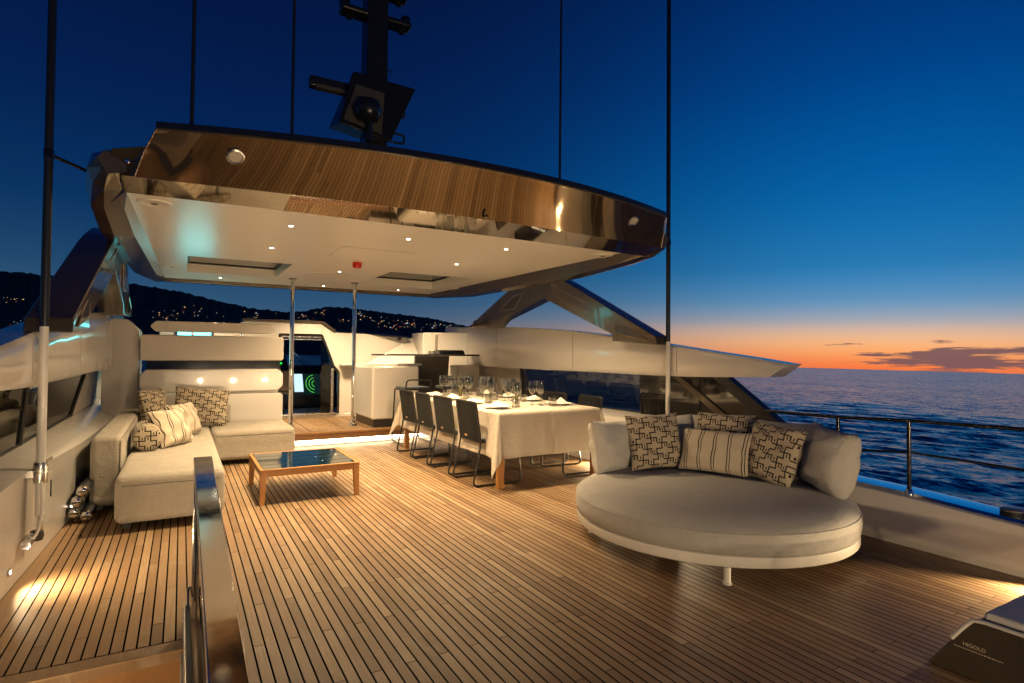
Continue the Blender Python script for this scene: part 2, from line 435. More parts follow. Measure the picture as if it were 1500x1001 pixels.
# ------------------------------------------------------------------ hills on the far shore
def px_dir(x, y):
    d = RC @ np.array([x-750, y-500.5, 840.]); return d/np.hypot(d[0], d[1])
RIDGE = [(-420, 392), (-250, 385), (-120, 392), (0, 397), (28, 399), (61, 403), (120, 409), (200, 417), (233, 422), (261, 427), (299, 436), (327, 443), (373, 452), (420, 457.5), (440, 456.5),
         (457, 453.5), (475, 450), (495, 449.5), (513, 452), (537, 454.5), (583, 460), (630, 466), (677, 476), (720, 488), (760, 502), (800, 520)]
def hills():
    az = []; elv = []
    for x, y in RIDGE:
        d = px_dir(x, y); az.append(math.atan2(d[0], d[1])); elv.append(d[2])
    A = np.linspace(az[0], az[-1], 420); E = np.interp(A, az, elv)
    E = E + .0016*np.interp(A, np.linspace(A[0], A[-1], 300), rng.normal(0, 1, 300)) * .5 + .00035*rng.normal(0, 1, 420)
    rows = 26; v = []; DR = 5200.; D0 = 3100.
    nz = rng.normal(0, 1, (rows+1, 60))
    for r in range(rows+1):
        t = r/rows; d = D0 + (DR-D0)*t
        zz = np.interp(A, np.linspace(A[0], A[-1], 60), nz[r])
        z0 = -90 + d*0; top = H + DR*E
        z = z0 + (top - z0)*(t**1.15) + zz*14*math.sin(PI*t)
        z = np.minimum(z, H + d*E - (1-t)*8) if r < rows else top
        dd = d + zz*40*math.sin(PI*t)
        v.append(np.stack([np.sin(A)*dd, np.cos(A)*dd, z], -1))
    v.append(np.stack([np.sin(A)*7000, np.cos(A)*7000, 0*A - 200], -1))
    V = np.array(v); n, m = V.shape[:2]; idx = np.arange(n*m).reshape(n, m)
    f = np.stack([idx[:-1, :-1], idx[:-1, 1:], idx[1:, 1:], idx[1:, :-1]], -1).reshape(-1, 4)
    me = bpy.data.meshes.new('hills'); me.from_pydata(V.reshape(-1, 3).tolist(), [], f.tolist()); me.polygons.foreach_set('use_smooth', [True]*len(me.polygons))
    mm = mat('hillside', (.030, .040, .030), .95); k = N(mm.node_tree); p = mm.node_tree.nodes['Principled BSDF']
    pos = k.n('ShaderNodeNewGeometry').outputs['Position']
    k.l(k.ramp(k.noise(pos, .012, 8, .7), [(.3, (.02, .03, .028)), (.7, (.10, .11, .08))]), p.inputs['Base Color'])
    me.materials.append(mm); o = bpy.data.objects.new('hills', me); COL.objects.link(o); o['kind'] = 'structure'
    # houses' lights, far too many and small to tell apart
    clusters = [(20, 437, 26, 5, 7), (35, 470, 30, 9, 12), (240, 460, 30, 8, 12), (275, 455, 22, 7, 9), (385, 457, 24, 3, 6), (375, 470, 26, 5, 9), (445, 464, 14, 4, 12), (470, 458, 16, 4, 6), (500, 470, 18, 4, 8), (530, 463, 10, 4, 12),
                (560, 470, 22, 5, 16), (600, 474, 22, 4, 16), (640, 476, 24, 4, 18), (660, 478, 16, 3, 14), (120, 460, 40, 14, 8), (160, 455, 30, 12, 8), (580, 480, 40, 3, 14), (330, 462, 40, 8, 9)]
    kinds = {'town_glow': MB(), 'town_glow_white': MB(), 'town_glow_red': MB()}
    for cx_, cy_, sx, sy, n_ in clusters:
        for _ in range(int(n_*1.5)):
            x = cx_ + random.gauss(0, sx*.6); y = cy_ + random.gauss(0, sy*.7)
            dd = px_dir(x, y); a_ = math.atan2(dd[0], dd[1]); e_ = np.interp(a_, A, E)
            if dd[2] > e_ - .003 or dd[2] < -.02: continue
            j = int(np.clip(np.searchsorted(A, a_), 0, len(A)-1)); colz = V[:rows+1, j, :]; ds = np.hypot(colz[:, 0], colz[:, 1]); es = (colz[:, 2]-H)/ds
            r_ = int(np.argmax(es > dd[2])); d_ = ds[r_] - 60
            p = Vector((dd[0]*d_, dd[1]*d_, H + dd[2]*d_)); s_ = random.choice([.9, 1.2, 1.5, 2, 2.8])
            key = random.choices(list(kinds), [7, 4, 1])[0]
            kinds[key].box(p - Vector((s_*1.3, s_, s_*.7)), p + Vector((s_*1.3, s_, s_*.7)))
    me2 = None
    mb = MB(); mi = []
    for q, (kname, b) in enumerate(kinds.items()): mb.add(b.v, b.f); mi += [q]*len(b.f)
    me2 = mb.mesh('town_lights', fix=False)
    for kname in kinds: me2.materials.append(MATS[kname])
    me2.polygons.foreach_set('material_index', mi)
    link('town_lights', me2, None, kind='stuff', label='scattered warm house lights dotted over the dark hillside', cat='lights')
hills()

# ------------------------------------------------------------------ teak main deck
PITCH = .05; ROW = .46; STAIR_Y = 2.98; STAIR_X = .045
def main_deck():
    b = MB()
    b.box((-.86, STAIR_Y, -.10), (4.46, 8.46, -.0015)); b.box((STAIR_X, -3.0, -.10), (4.62, STAIR_Y, -.0015))
    deck = b.build('deck', 'caulk', kind='structure')
    full = MB().box((-.0210, 0, -.03), (.0210, 3*ROW-.004, 0)).mesh('plank')
    full.materials.append(MATS['deck_teak'])
    items = []
    x = -.70; i = 0
    while x < 4.34:
        xc = x + .025
        y_lo = STAIR_Y + .075 if xc < STAIR_X + .02 else -2.9
        y_hi = 8.40
        yy = 3.28 + ROW*(i % 3) - 3*ROW*6
        while yy < y_hi:
            a, c = max(yy, y_lo), min(yy+3*ROW-.003, y_hi)
            if c - a > .05: items.append((xc, a, c, abs((c-a) - (3*ROW-.003)) < 1e-4))
            yy += 3*ROW
        x += PITCH; i += 1
    def score(it):
        xc, a, c, _ = it; best = 0
        pts = []
        for yv in (max(a, .8), (max(a, .8)+c)/2, c):
            for xv in (xc-.0225, xc+.0225):
                q = RC.T @ (np.array([xv, yv, 0]) - [0, 0, H])
                if q[2] < .3: return 0
                pts.append((q[0]/q[2]*840+750, q[1]/q[2]*840+500))
        inside = sum(0 <= u <= 1500 and 0 <= v <= 1001 for u, v in pts)
        wv = math.hypot(pts[3][0]-pts[2][0], pts[3][1]-pts[2][1]); lv = math.hypot(pts[4][0]-pts[0][0], pts[4][1]-pts[0][1])
        return inside/6*min(wv*lv, 9000)
    items.sort(key=score, reverse=True)
    rest = MB()
    for n, (xc, a, c, isfull) in enumerate(items):
        if n < 296:
            if isfull: link('plank', full, None, deck, loc=(xc, a, 0))
            else: MB().box((-.0210, 0, -.03), (.0210, c-a-.001, 0)).build('plank', 'deck_teak', deck).location = (xc, a, 0)
        else: rest.box((xc-.0210, a, -.03), (xc+.0210, c-.001, 0))
    rest.build('planks', 'deck_teak', deck, kind='stuff')
    # margin boards along the side walls and the stairwell nosing
    xe = lambda y: -.745 + .04*(min(y, 6.2)-5.2) - .004
    MB().loft([[(xe(y), y, -.02), (-.703, y, -.02), (-.703, y, .0008), (xe(y), y, .0008)] for y in (3.05, 6.2, 8.4)]).build('margin_board', 'deck_teak', deck)
    MB().box((4.347, -2.9, -.02), (4.44, 8.4, .0008)).build('margin_board', 'deck_teak', deck)
    MB().box((-.80, STAIR_Y-.03, -.05), (STAIR_X-.005, STAIR_Y+.070, .001)).build('nosing_board', 'deck_teak', deck, bevel=(.006, 2))
    MB().box((-.80, STAIR_Y-.012, -.17), (STAIR_X-.008, STAIR_Y+.02, -.053)).build('riser_board', 'trim_teak', deck)
    MB().box((-.80, STAIR_Y-.022, -2.2), (STAIR_X-.004, STAIR_Y+.03, -.172)).build('stair_riser', 'gelcoat_satin', deck)
    MB().box((STAIR_X-.025, -3, -2.2), (STAIR_X+.002, STAIR_Y+.02, -.012)).build('stair_side', 'gelcoat_satin', deck)
    MB().box((-.80, .4, -.40), (STAIR_X-.03, STAIR_Y-.03, -.36)).build('stair_tread', 'trim_teak', deck)
    # raised forward deck with lit step
    u = MB().box((-1.0, 8.47, -.05), (4.9, 14.4, .150)).build('upper_deck', 'gelcoat_satin', kind='structure')
    MB().box((.3, 8.47, .150), (4.5, 10.45, .1835)).build('caulk_bed', 'caulk', u)
    pl = MB(); x = 1.0
    while x < 4.4: pl.box((x, 8.52, .16), (x+.039, 10.40, .188)); x += .05
    pl.build('planks', 'deck_teak', u, kind='stuff')
    MB().box((1.0, 8.41, .155), (4.40, 8.517, .189)).build('nosing_board', 'trim_teak', u, bevel=(.006, 2))
    MB().box((1.0, 8.43, .075), (2.86, 8.468, .153)).build('riser_board', 'trim_teak', u)
    MB().box((2.865, 8.43, .075), (4.40, 8.468, .153)).build('riser_board', 'trim_teak', u)
    MB().box((1.0, 8.462, -.003), (4.40, 8.4695, .070)).build('recess_back', 'gelcoat', u)
    MB().box((1.02, 8.435, .058), (4.38, 8.455, .072)).build('light_strip', 'strip_glow', u, label='glowing warm light strip tucked under the teak step')
main_deck()

# ------------------------------------------------------------------ hardtop
def hw_top(x): 
    t = (x-CX)/2.0; return 3.48 + .36*t*t                # aft edge of the roof, y over x
ROOFZ, CEIL = 2.605, 2.40
DOWN = [(.79, 5.18), (1.84, 5.18), (2.88, 5.14), (.79, 6.38), (2.86, 6.33), (1.81, 7.78), (.47, 9.40), (1.98, 9.60), (3.20, 9.48)]
def hardtop():
    t = thing('hardtop', 'bronze lacquered hardtop with pale lit ceiling standing over the dining area', 'hardtop', (CX, 6.8, 2.25))
    # ceiling sheet with two openings
    hwf, hwa = 2.07, 2.20; yf, ya = 9.86, 4.27
    def hwid(y): return hwa + (hwf-hwa)*(y-ya)/(yf-ya)
    holes = [(.04, 1.165, 7.46, 8.94), (2.40, 3.62, 7.42, 8.99)]
    xb = sorted({-9, .04, 1.165, 2.40, 3.62, 9}); yb = sorted({ya, 7.42, 7.46, 8.94, 8.99, yf})
    c = MB()
    for i in range(len(xb)-1):
        for j in range(len(yb)-1):
            xm, ym = (xb[i]+xb[i+1])/2, (yb[j]+yb[j+1])/2
            if any(a < xm < b_ and e < ym < g for a, b_, e, g in holes): continue
            n = 1
            ys = [yb[j], yb[j+1]]
            cl = lambda x, y: max(CX-hwid(y), min(CX+hwid(y), x))
            q = [(cl(xb[i], ys[0]), ys[0]), (cl(xb[i+1], ys[0]), ys[0]), (cl(xb[i+1], ys[1]), ys[1]), (cl(xb[i], ys[1]), ys[1])]
            c.add([(x, y, CEIL) for x, y in q], [(3, 2, 1, 0)])
    c.build('ceiling', 'lining', t)
    for a, b_, e, g in holes:
        h = MB(); zt = CEIL + .125
        for p, q in (((a, e), (b_, e)), ((b_, e), (b_, g)), ((b_, g), (a, g)), ((a, g), (a, e))):
            h.add([(p[0], p[1], CEIL), (q[0], q[1], CEIL), (q[0], q[1], zt), (p[0], p[1], zt)], [(0, 1, 2, 3)])
        hh = h.build('hatch_recess', 'lining', t)
        MB().box((a-.01, e-.01, zt), (b_+.01, g+.01, zt+.006)).build('hatch_pane', 'smoked_glass', hh)
        fr = MB()
        for lo, hi in (((a, e), (b_, e+.03)), ((a, g-.03), (b_, g)), ((a, e+.03), (a+.03, g-.03)), ((b_-.03, e+.03), (b_, g-.03))): fr.box((lo[0], lo[1], zt-.012), (hi[0], hi[1], zt-.001))
        fr.build('hatch_seal', 'black_matt', hh)
    # aft underside: narrow bevel, then the long lacquered fascia
    NX = 48; xs = [CX-2.0 + 4.0*i/NX for i in range(NX+1)]
    def ybev(x): return 3.885 + .143*((x-CX)/2.0)**2
    ZB, ZL = 2.345, 2.31
    def yceil(x):
        return 4.26 + .04*((x-CX)/2)**2
    bv = MB().grid(lambda u, v: ((x := CX + (-2.17 + 4.34*u)), ybev(CX + max(-2, min(2, x-CX)))*(1-v) + yceil(x)*v, ZB + (ZL-ZB)*v), NX, 3)
    bv.grid(lambda u, v: ((x := CX + (-2.17 + 4.34*u)), yceil(x) + .012*v, ZL + (CEIL+.01-ZL)*v), NX, 1)
    bv.build('fascia_bevel', 'bronze_gloss', t, smooth=30)
    fa = MB()
    def fas(u, v):
        x = CX + (-1.985 - .12*v + (3.97+.24*v)*u); xx = CX + max(-1.98, min(1.98, x-CX))
        y0, y1 = hw_top(xx), ybev(xx); z = ROOFZ-.012 + (ZB-ROOFZ+.012)*v + .010*math.sin(PI*v)
        return (x, y0*(1-v) + y1*v, z)
    fa.grid(fas, NX, 8); fa.build('fascia', 'bronze_gloss', t, smooth=40)
    # roof skin and its thin black lip
    sk = MB(); top = [(x, hw_top(CX + max(-1.98, min(1.98, x-CX)))-.012, ROOFZ) for x in [CX-1.99+3.98*i/NX for i in range(NX+1)]]
    edge = top + [(CX+2.02, 4.2, ROOFZ), (CX+2.05, 5.6, ROOFZ), (CX+2.05, 9.9, ROOFZ), (CX-2.05, 9.9, ROOFZ), (CX-2.05, 5.6, ROOFZ), (CX-2.02, 4.2, ROOFZ)]
    n = len(edge); sk.add([(x, y, z+.022) for x, y, z in edge] + [(x, y, z-.012) for x, y, z in edge], [tuple(range(n)), tuple(range(n, 2*n))[::-1]] + [(i, (i+1) % n, n+(i+1) % n, n+i) for i in range(n)])
    sk.build('roof_skin', 'black_gloss', t)
    MB().prism([(CX-2.0, 3.95), (CX+2.0, 3.95), (CX+2.03, 9.85), (CX-2.03, 9.85)], 'z', 2.535, ROOFZ-.013).build('roof_core', 'black_gloss', t)
    lip = MB(); lip.tube([(x, y+.016, z-.018) for x, y, z in top], .007, 6); lip.build('chrome_lip', 'bronze_strut', t, smooth=60)
    # side beams, one each side
    def sec(s, y, it, ib, ob, ot):
        return [(CX+s*it[0], y, it[1]), (CX+s*ib[0], y, ib[1]), (CX+s*(ib[0]*.4+ob[0]*.6), y, ib[1]-.012), (CX+s*ob[0], y, ob[1]), (CX+s*(ob[0]+.03), y, (ob[1]+ot[1])/2), (CX+s*ot[0], y, ot[1])]
    for s in (-1, 1):
        q = MB(); q.loft([sec(s, 4.10, (2.10, 2.40), (2.20, 2.37), (2.26, 2.40), (2.25, 2.50)), sec(s, 4.30, (2.15, 2.36), (2.185, 2.32), (2.33, 2.345), (2.34, 2.52)), sec(s, 4.75, (2.185, 2.403), (2.20, 2.295), (2.39, 2.30), (2.41, 2.53)),
                          sec(s, 5.6, (2.165, 2.403), (2.19, 2.255), (2.42, 2.268), (2.45, 2.53)), sec(s, 8.4, (2.10, 2.403), (2.125, 2.258), (2.36, 2.28), (2.40, 2.52)), sec(s, 9.9, (2.07, 2.403), (2.09, 2.345), (2.24, 2.36), (2.28, 2.50))])
        q.build('side_beam', 'bronze_strut', t)
        # corner cheek that closes the fascia against the beam
        B = lambda o, y, z: (CX+s*o, y, z)
        MB().add([B(2.03, 3.925, 2.505), B(2.215, 4.065, 2.50), B(2.25, 4.27, 2.365), B(2.10, 4.03, 2.345)], [(0, 1, 2, 3)]).build('corner_cheek', 'bronze_strut', t)
        MB().add([B(2.10, 4.03, 2.345), B(2.25, 4.27, 2.365), B(2.27, 4.62, 2.292), B(2.17, 4.30, 2.308)], [(0, 1, 2, 3)]).build('corner_facet', 'bronze_strut', t)
        MB().add([B(1.985, 3.838, 2.594), B(2.03, 3.925, 2.505), B(2.215, 4.065, 2.50), B(2.30, 4.25, 2.522), B(2.05, 4.4, 2.594), B(1.985, 3.838, 2.594), B(2.10, 4.03, 2.345)], [(0, 1, 2, 3, 4), (5, 6, 1)]).build('corner_cover', 'black_gloss', t)
        MB().tube([B(2.03, 3.923, 2.507), B(2.215, 4.063, 2.502), B(2.25, 4.268, 2.366)], .004, 6).build('corner_trim', 'steel_brushed', t, smooth=60)
        MB().tube([(CX+s*1.99, 3.83, 2.585), (CX+s*2.05, 3.92, 2.47), (CX+s*2.10, 4.01, 2.343)], .005, 6).build('corner_trim', 'steel_brushed', t, smooth=60)
        # round flood lamps let into the fascia
        fx = CX + s*1.58; v = .42
        yy = hw_top(fx)*(1-v) + ybev(fx)*v + .0; zz = ROOFZ-.012 + (ZB-ROOFZ+.012)*v + .008
        nrm = Vector((0, -.62, -.78)).normalized(); rot = Vector((0, 0, 1)).rotation_difference(nrm).to_matrix().to_4x4(); rot.translation = Vector((fx, yy, zz))
        g = MB().lathe([(.050, -.004), (.053, .006), (.043, .012), (.038, .006), (.038, 0)], 24); g.v = [tuple(rot @ Vector(p)) for p in g.v]
        fl = g.build('flood_lamp', 'steel_brushed', t, smooth=40)
        g = MB().lathe([(.037, .004), (.025, .007), (.0, .009)], 20, cap1=False); g.v = [tuple(rot @ Vector(p)) for p in g.v]; g.build('lens', 'lens_milk', fl, smooth=60)
        # small deck eye on the cheek
        g = MB().lathe([(.013, 0), (.015, .008), (.006, .012)], 12); g.v = [(CX+s*2.135+p[0], 4.055-p[2], 2.44+p[1]) for p in g.v]; g.build('deck_eye', 'chrome', t, smooth=40)
    # forward lip of the ceiling
    MB().box((CX-2.08, 9.86, 2.345), (CX+2.08, 9.95, 2.56)).build('forward_lip', 'bronze_strut', t, bevel=(.01, 2))
    # ceiling fittings
    for x, y in ((-.19, 4.90), (-.12, 8.45), (3.90, 8.75), (3.95, 4.90)):
        sp = MB().lathe([(.115, 0), (.11, -.010), (.09, -.013), (.085, -.010), (.028, -.012)], 28, (x, y, CEIL-.001)).build('ceiling_speaker', 'lining', t, smooth=40)
        MB().lathe([(.026, -.0125), (.0, -.016)], 12, (x, y, CEIL-.001), cap1=False).build('cone', 'black_matt', sp, smooth=40)
    for a, b_, e, g in ((1.40, 2.21, 5.90, 6.53), (1.46, 2.12, 8.02, 8.35)):
        MB().box((a, e, CEIL-.007), (b_, g, CEIL-.001)).build('ceiling_panel', 'lining', t, bevel=(.003, 1))
    for x, y in DOWN:
        d = MB().lathe([(.030, 0), (.029, -.004), (.021, -.005), (.020, -.002)], 16, (x, y, CEIL-.0005)).build('downlight', 'gelcoat', t, smooth=40)
        MB().lathe([(.0195, -.003), (.010, -.0045), (0, -.005)], 14, (x, y, CEIL-.0005), cap1=False).build('lens', 'lamp_glow', d)
        spot('downlight_lamp', (x, y, CEIL-.012), (x, y, 0), 225, 131, .95, .02, parent=d)
    # a few low fittings on the roof edge
    for x, y in ((1.66, 3.62), (1.93, 3.60)):
        MB().box((x-.03, y-.03, ROOFZ+.02), (x+.03, y+.03, ROOFZ+.045)).build('roof_cleat', 'bronze_strut', t, bevel=(.008, 2))
    MB().tube([(1.96, 3.86, 2.365), (1.965, 3.83, 2.345), (1.97, 3.81, 2.355)], .010, 8).build('hook', 'black_gloss', t, smooth=60)
    return t
hardtop()
sd = thing('fire_detector', 'small red fire detector hanging from the pale hardtop ceiling', 'detector', (1.81, 6.89, CEIL))
MB().lathe([(.052, -.001), (.056, -.03), (.046, -.062), (.02, -.068)], 18, (1.81, 6.89, CEIL)).build('housing', 'red_plastic', sd, smooth=40)
MB().lathe([(.058, 0), (.058, -.008)], 18, (1.81, 6.89, CEIL)).build('base_ring', 'red_plastic', sd, smooth=40)

# struts carrying the roof
def strut(s, label):
    X0, X1 = CX + s*2.42, CX + s*(2.60 if s > 0 else 2.66)
    t = thing('roof_strut', label, 'strut', (CX+s*2.5, 6.4, 1.45), 'roof struts')
    lean = lambda y, z: s*(-.05)*max(0, (z-1.75))/.5
    outer = [(9.02, 1.79), (8.86, 1.79), (7.35, 2.30), (7.0, 2.40), (6.55, 2.46), (6.2, 2.34), (5.95, 2.235), (4.42, 1.515), (4.38, 1.425)]
    inner = [(5.12, 1.475), (5.10, 1.545), (6.50, 2.075), (7.72, 1.84), (7.94, 1.735), (8.98, 1.76)]
    poly = outer + inner
    b = MB(); n = len(poly)
    def pt(q, x): return (x + lean(*q), q[0], q[1])
    b.add([pt(q, X0) for q in poly] + [pt(q, X1) for q in poly], [tuple(range(n)), tuple(range(n, 2*n))[::-1]] + [(i, (i+1) % n, n+(i+1) % n, n+i) for i in range(n)])
    b.build('frame', 'bronze_strut', t, bevel=(.010, 1))
    # inset cover plates on the inboard face
    for poly2 in ([(7.75, 1.98), (7.30, 2.16), (6.98, 2.20), (7.28, 1.98)], [(6.28, 2.24), (6.25, 2.10), (5.35, 1.74), (5.28, 1.82)], [(5.08, 1.75), (5.02, 1.56), (4.52, 1.47), (4.72, 1.58)], [(8.66, 1.86), (8.72, 1.775), (8.10, 1.775), (8.16, 1.95)]):
        xf = X0 - s*.004; c = MB(); m = len(poly2)
        c.add([(xf - s*.004 + lean(*q), *q) for q in poly2] + [(xf + s*.01 + lean(*q), *q) for q in poly2], [tuple(range(m)), tuple(range(m, 2*m))[::-1]] + [(i, (i+1) % m, m+(i+1) % m, m+i) for i in range(m)])
        cp = c.build('cover_plate', 'bronze_strut', t)
        MB().tube([(xf - s*.004 + lean(*q), *q) for q in poly2], .005, 5, closed=True).build('plate_seam', 'seam_bronze', cp)
    return t
strut(1, 'bronze arched strut joining the hardtop to the wall beside the dining table')
strut(-1, 'bronze arched strut joining the hardtop to the wall beside the sofa')

# ------------------------------------------------------------------ side walls (bulwarks)
def ztop(y): return float(np.interp(y, [3.0, 3.77, 4.44, 5.2, 5.94, 7.49, 9.15, 10.3], [1.255, 1.347, 1.432, 1.53, 1.613, 1.731, 1.785, 1.83]))
def side_wall(s, label):
    X = lambda o: CX + s*o
    t = thing('side_wall', label, 'side wall', (X(2.6), 6, 0), 'side walls of the sun deck')
    wall = 2.585
    y0, y1 = (2.96, 10.4)
    tap = lambda y: .04*(min(y, 6.2)-5.2)
    zc = lambda y: float(np.interp(y, [2, 3.9, 6.3, 9], [.63, .63, .57, .52]))
    # lower wall with a rounded coaming
    prof = lambda y: [(X(wall+.02-(s < 0)*tap(y)), y, -.06), (X(wall-(s < 0)*tap(y)), y, .04), (X(wall-(s < 0)*tap(y)), y, zc(y)-.033), (X(wall+.012), y, zc(y)-.008), (X(wall+.035), y, zc(y)), (X(wall+.27), y, .648), (X(wall+.45), y, .648), (X(wall+.45), y, -.06)]
    lo = MB().loft([prof(y) for y in ((3.35 if s > 0 else 2.2), 4.0, 5, 6, 7, 8, 9, y1)]); lo.build('lower_wall', 'gelcoat', t, smooth=35)
    # window band, recessed
    yw0, yw1 = (4.93, 7.85)
    xa, xb = wall+.24, wall+.20
    pane_y = [(5.06, 7.75, 'window_glass')] if s > 0 else [(2.3, 5.25, 'smoked_glass'), (5.29, 7.75, 'smoked_glass')]
    for a, b_, g in pane_y:
        z0, z1 = .640, 1.10
        sl = .34 if (b_ > 5.5) else 0
        MB().add([(X(xa), a, z0), (X(xa), b_-sl*(s < 0)*1, z0), (X(xb), b_ + (sl if s < 0 else -.0), z1), (X(xb), a, z1), (X(xa+.012), a, z0), (X(xa+.012), b_-sl*(s < 0), z0), (X(xb+.012), b_ + (sl if s < 0 else 0), z1), (X(xb+.012), a, z1)],
                 [(0, 1, 2, 3), (7, 6, 5, 4), (0, 4, 5, 1), (1, 5, 6, 2), (2, 6, 7, 3), (3, 7, 4, 0)]).build('window_pane', g, t)
        fr = MB()
        fr.tube([(X(xb-.004), b_ + (sl if s < 0 else 0), z1), (X(xa-.004), b_ - sl*(s < 0), z0+.004)], .016, 6); fr.tube([(X(xa-.003), a, z0+.006), (X(xa-.003), b_-sl*(s < 0), z0+.006)], .010, 6)
        fr.build('window_frame', 'black_matt', t)
    if s < 0:
        MB().loft([[(X(xa-.01), yy-(.36 if yy < 8 else 0), .64), (X(xb-.01), yy+(.3 if yy < 8 else 0), 1.11), (X(xb+.1), yy+(.3 if yy < 8 else 0), 1.11), (X(xa+.1), yy-(.36 if yy < 8 else 0), .64)] for yy in (7.82, 10.35)]).build('infill_panel', 'gelcoat_satin', t)
        MB().box((X(xb+.12), 2.3, .6), (X(xb+.10), 8.2, 1.2)).build('window_backing', 'cabin_dark', t)
    else:
        MB().loft([[(X(xa-.01), yy, .64), (X(xb-.01), yy, 1.11), (X(xb+.1), yy, 1.11), (X(xa+.1), yy, .64)] for yy in (7.76, 10.35)]).build('infill_panel', 'gelcoat_satin', t)
    # upper band that sweeps aft to a point
    bx0, bx1 = wall+.005, wall+.20
    ysec = [3.41, 3.8, 4.2, 4.6, 5.4, 6.2, 7.0, 7.8, 8.6, 9.3, 10.3]
    def bsec(y):
        zb = float(np.interp(y, [3.4, 3.7, 4.3], [1.128, 1.115, 1.10]))
        zt = ztop(y)
        return [(X(bx0+.02), y, zb), (X(bx0), y, zb+.03), (X(bx0), y, zt-.03), (X(bx0+.02), y, zt), (X(bx1), y, zt), (X(bx1), y, zb)]
    tip = [(X(bx0+.02), 3.22, 1.138), (X(bx0), 3.18, 1.155), (X(bx0), 3.05, 1.232), (X(bx0+.02), 3.03, 1.252), (X(bx1), 3.03, 1.252), (X(bx1), 3.20, 1.138)]
    MB().loft([tip] + [bsec(y) for y in ysec]).build('upper_band', 'gelcoat', t, smooth=35)
    # raked black fin under the band
    fin = [(5.055, 1.112), (3.90, 1.118), (3.31, .72), (3.14, .60), (3.14, .40), (5.055, .60)] if s > 0 else [(4.0, 1.1), (2.6, 1.1), (2.0, .62), (4.0, .66)]
    if s > 0:
        MB().prism(fin, 'x', X(wall+.215), X(wall+.235)).build('raked_fin', 'black_gloss', t)
        MB().prism([(4.56, 1.108), (4.44, 1.108), (3.62, .62), (3.74, .62)], 'x', X(wall+.19), X(wall+.213)).build('fin_rib', 'bronze_strut', t)
        MB().prism([(3.98, 1.112), (3.80, 1.118), (3.16, .69), (3.02, .56), (3.16, .56)], 'x', X(wall+.17), X(wall+.26)).build('fin_edge', 'mast_paint', t)
    # courtesy lamps near the deck
    for y in ((5.55, 4.05) if s > 0 else (5.57, 4.06)):
        dx = -(s < 0)*tap(y)
        c = MB(); c.lathe([(.022, 0), (.022, .006), (.016, .008)], 14); c.v = [(X(wall + dx - .001 - p[2]), y+p[0], .115+p[1]) for p in c.v]
        c = c.build('courtesy_lamp', 'steel_brushed', t, smooth=40)
        MB().box((X(wall+dx-.0085)-.0012, y-.011, .107), (X(wall+dx-.0085)+.0012, y+.011, .123)).build('lens', 'lamp_glow', c)
        spot('courtesy_light', (X(wall+dx-.014), y, .112), (X(wall-2.0), y, .0), 60, 160, 1.0, .012, parent=c)
    # panel joints
    for y in (4.28, 6.1, 8.2): MB().box((X(bx0-.0008)-.001, y, 1.14), (X(bx0-.0008)+.001, y+.006, ztop(y)-.03)).build('panel_joint', 'grey_metal', t)
    return t
sw = side_wall(1, 'white side wall with long sea-view window beside the dining table')
pw = side_wall(-1, 'white side wall with dark tinted window beside the corner sofa')
# locker door in the wall beside the sofa
def wall_locker():
    xw = CX - 2.585 + .002 - .016
    MB().box((xw-.004, 4.62, .17), (xw+.006, 5.02, .50)).build('locker_door', 'gelcoat', pw, bevel=(.012, 3))
    MB().box((xw+.006, 4.93, .33), (xw+.012, 4.945, .44)).build('locker_handle', 'black_matt', pw)
    MB().box((xw-.004, 6.1, .17), (xw+.004, 6.5, .52)).build('locker_door', 'gelcoat', pw, bevel=(.012, 3))
    MB().box((xw+.004, 6.16, .36), (xw+.010, 6.175, .46)).build('locker_handle', 'black_matt', pw)
wall_locker()
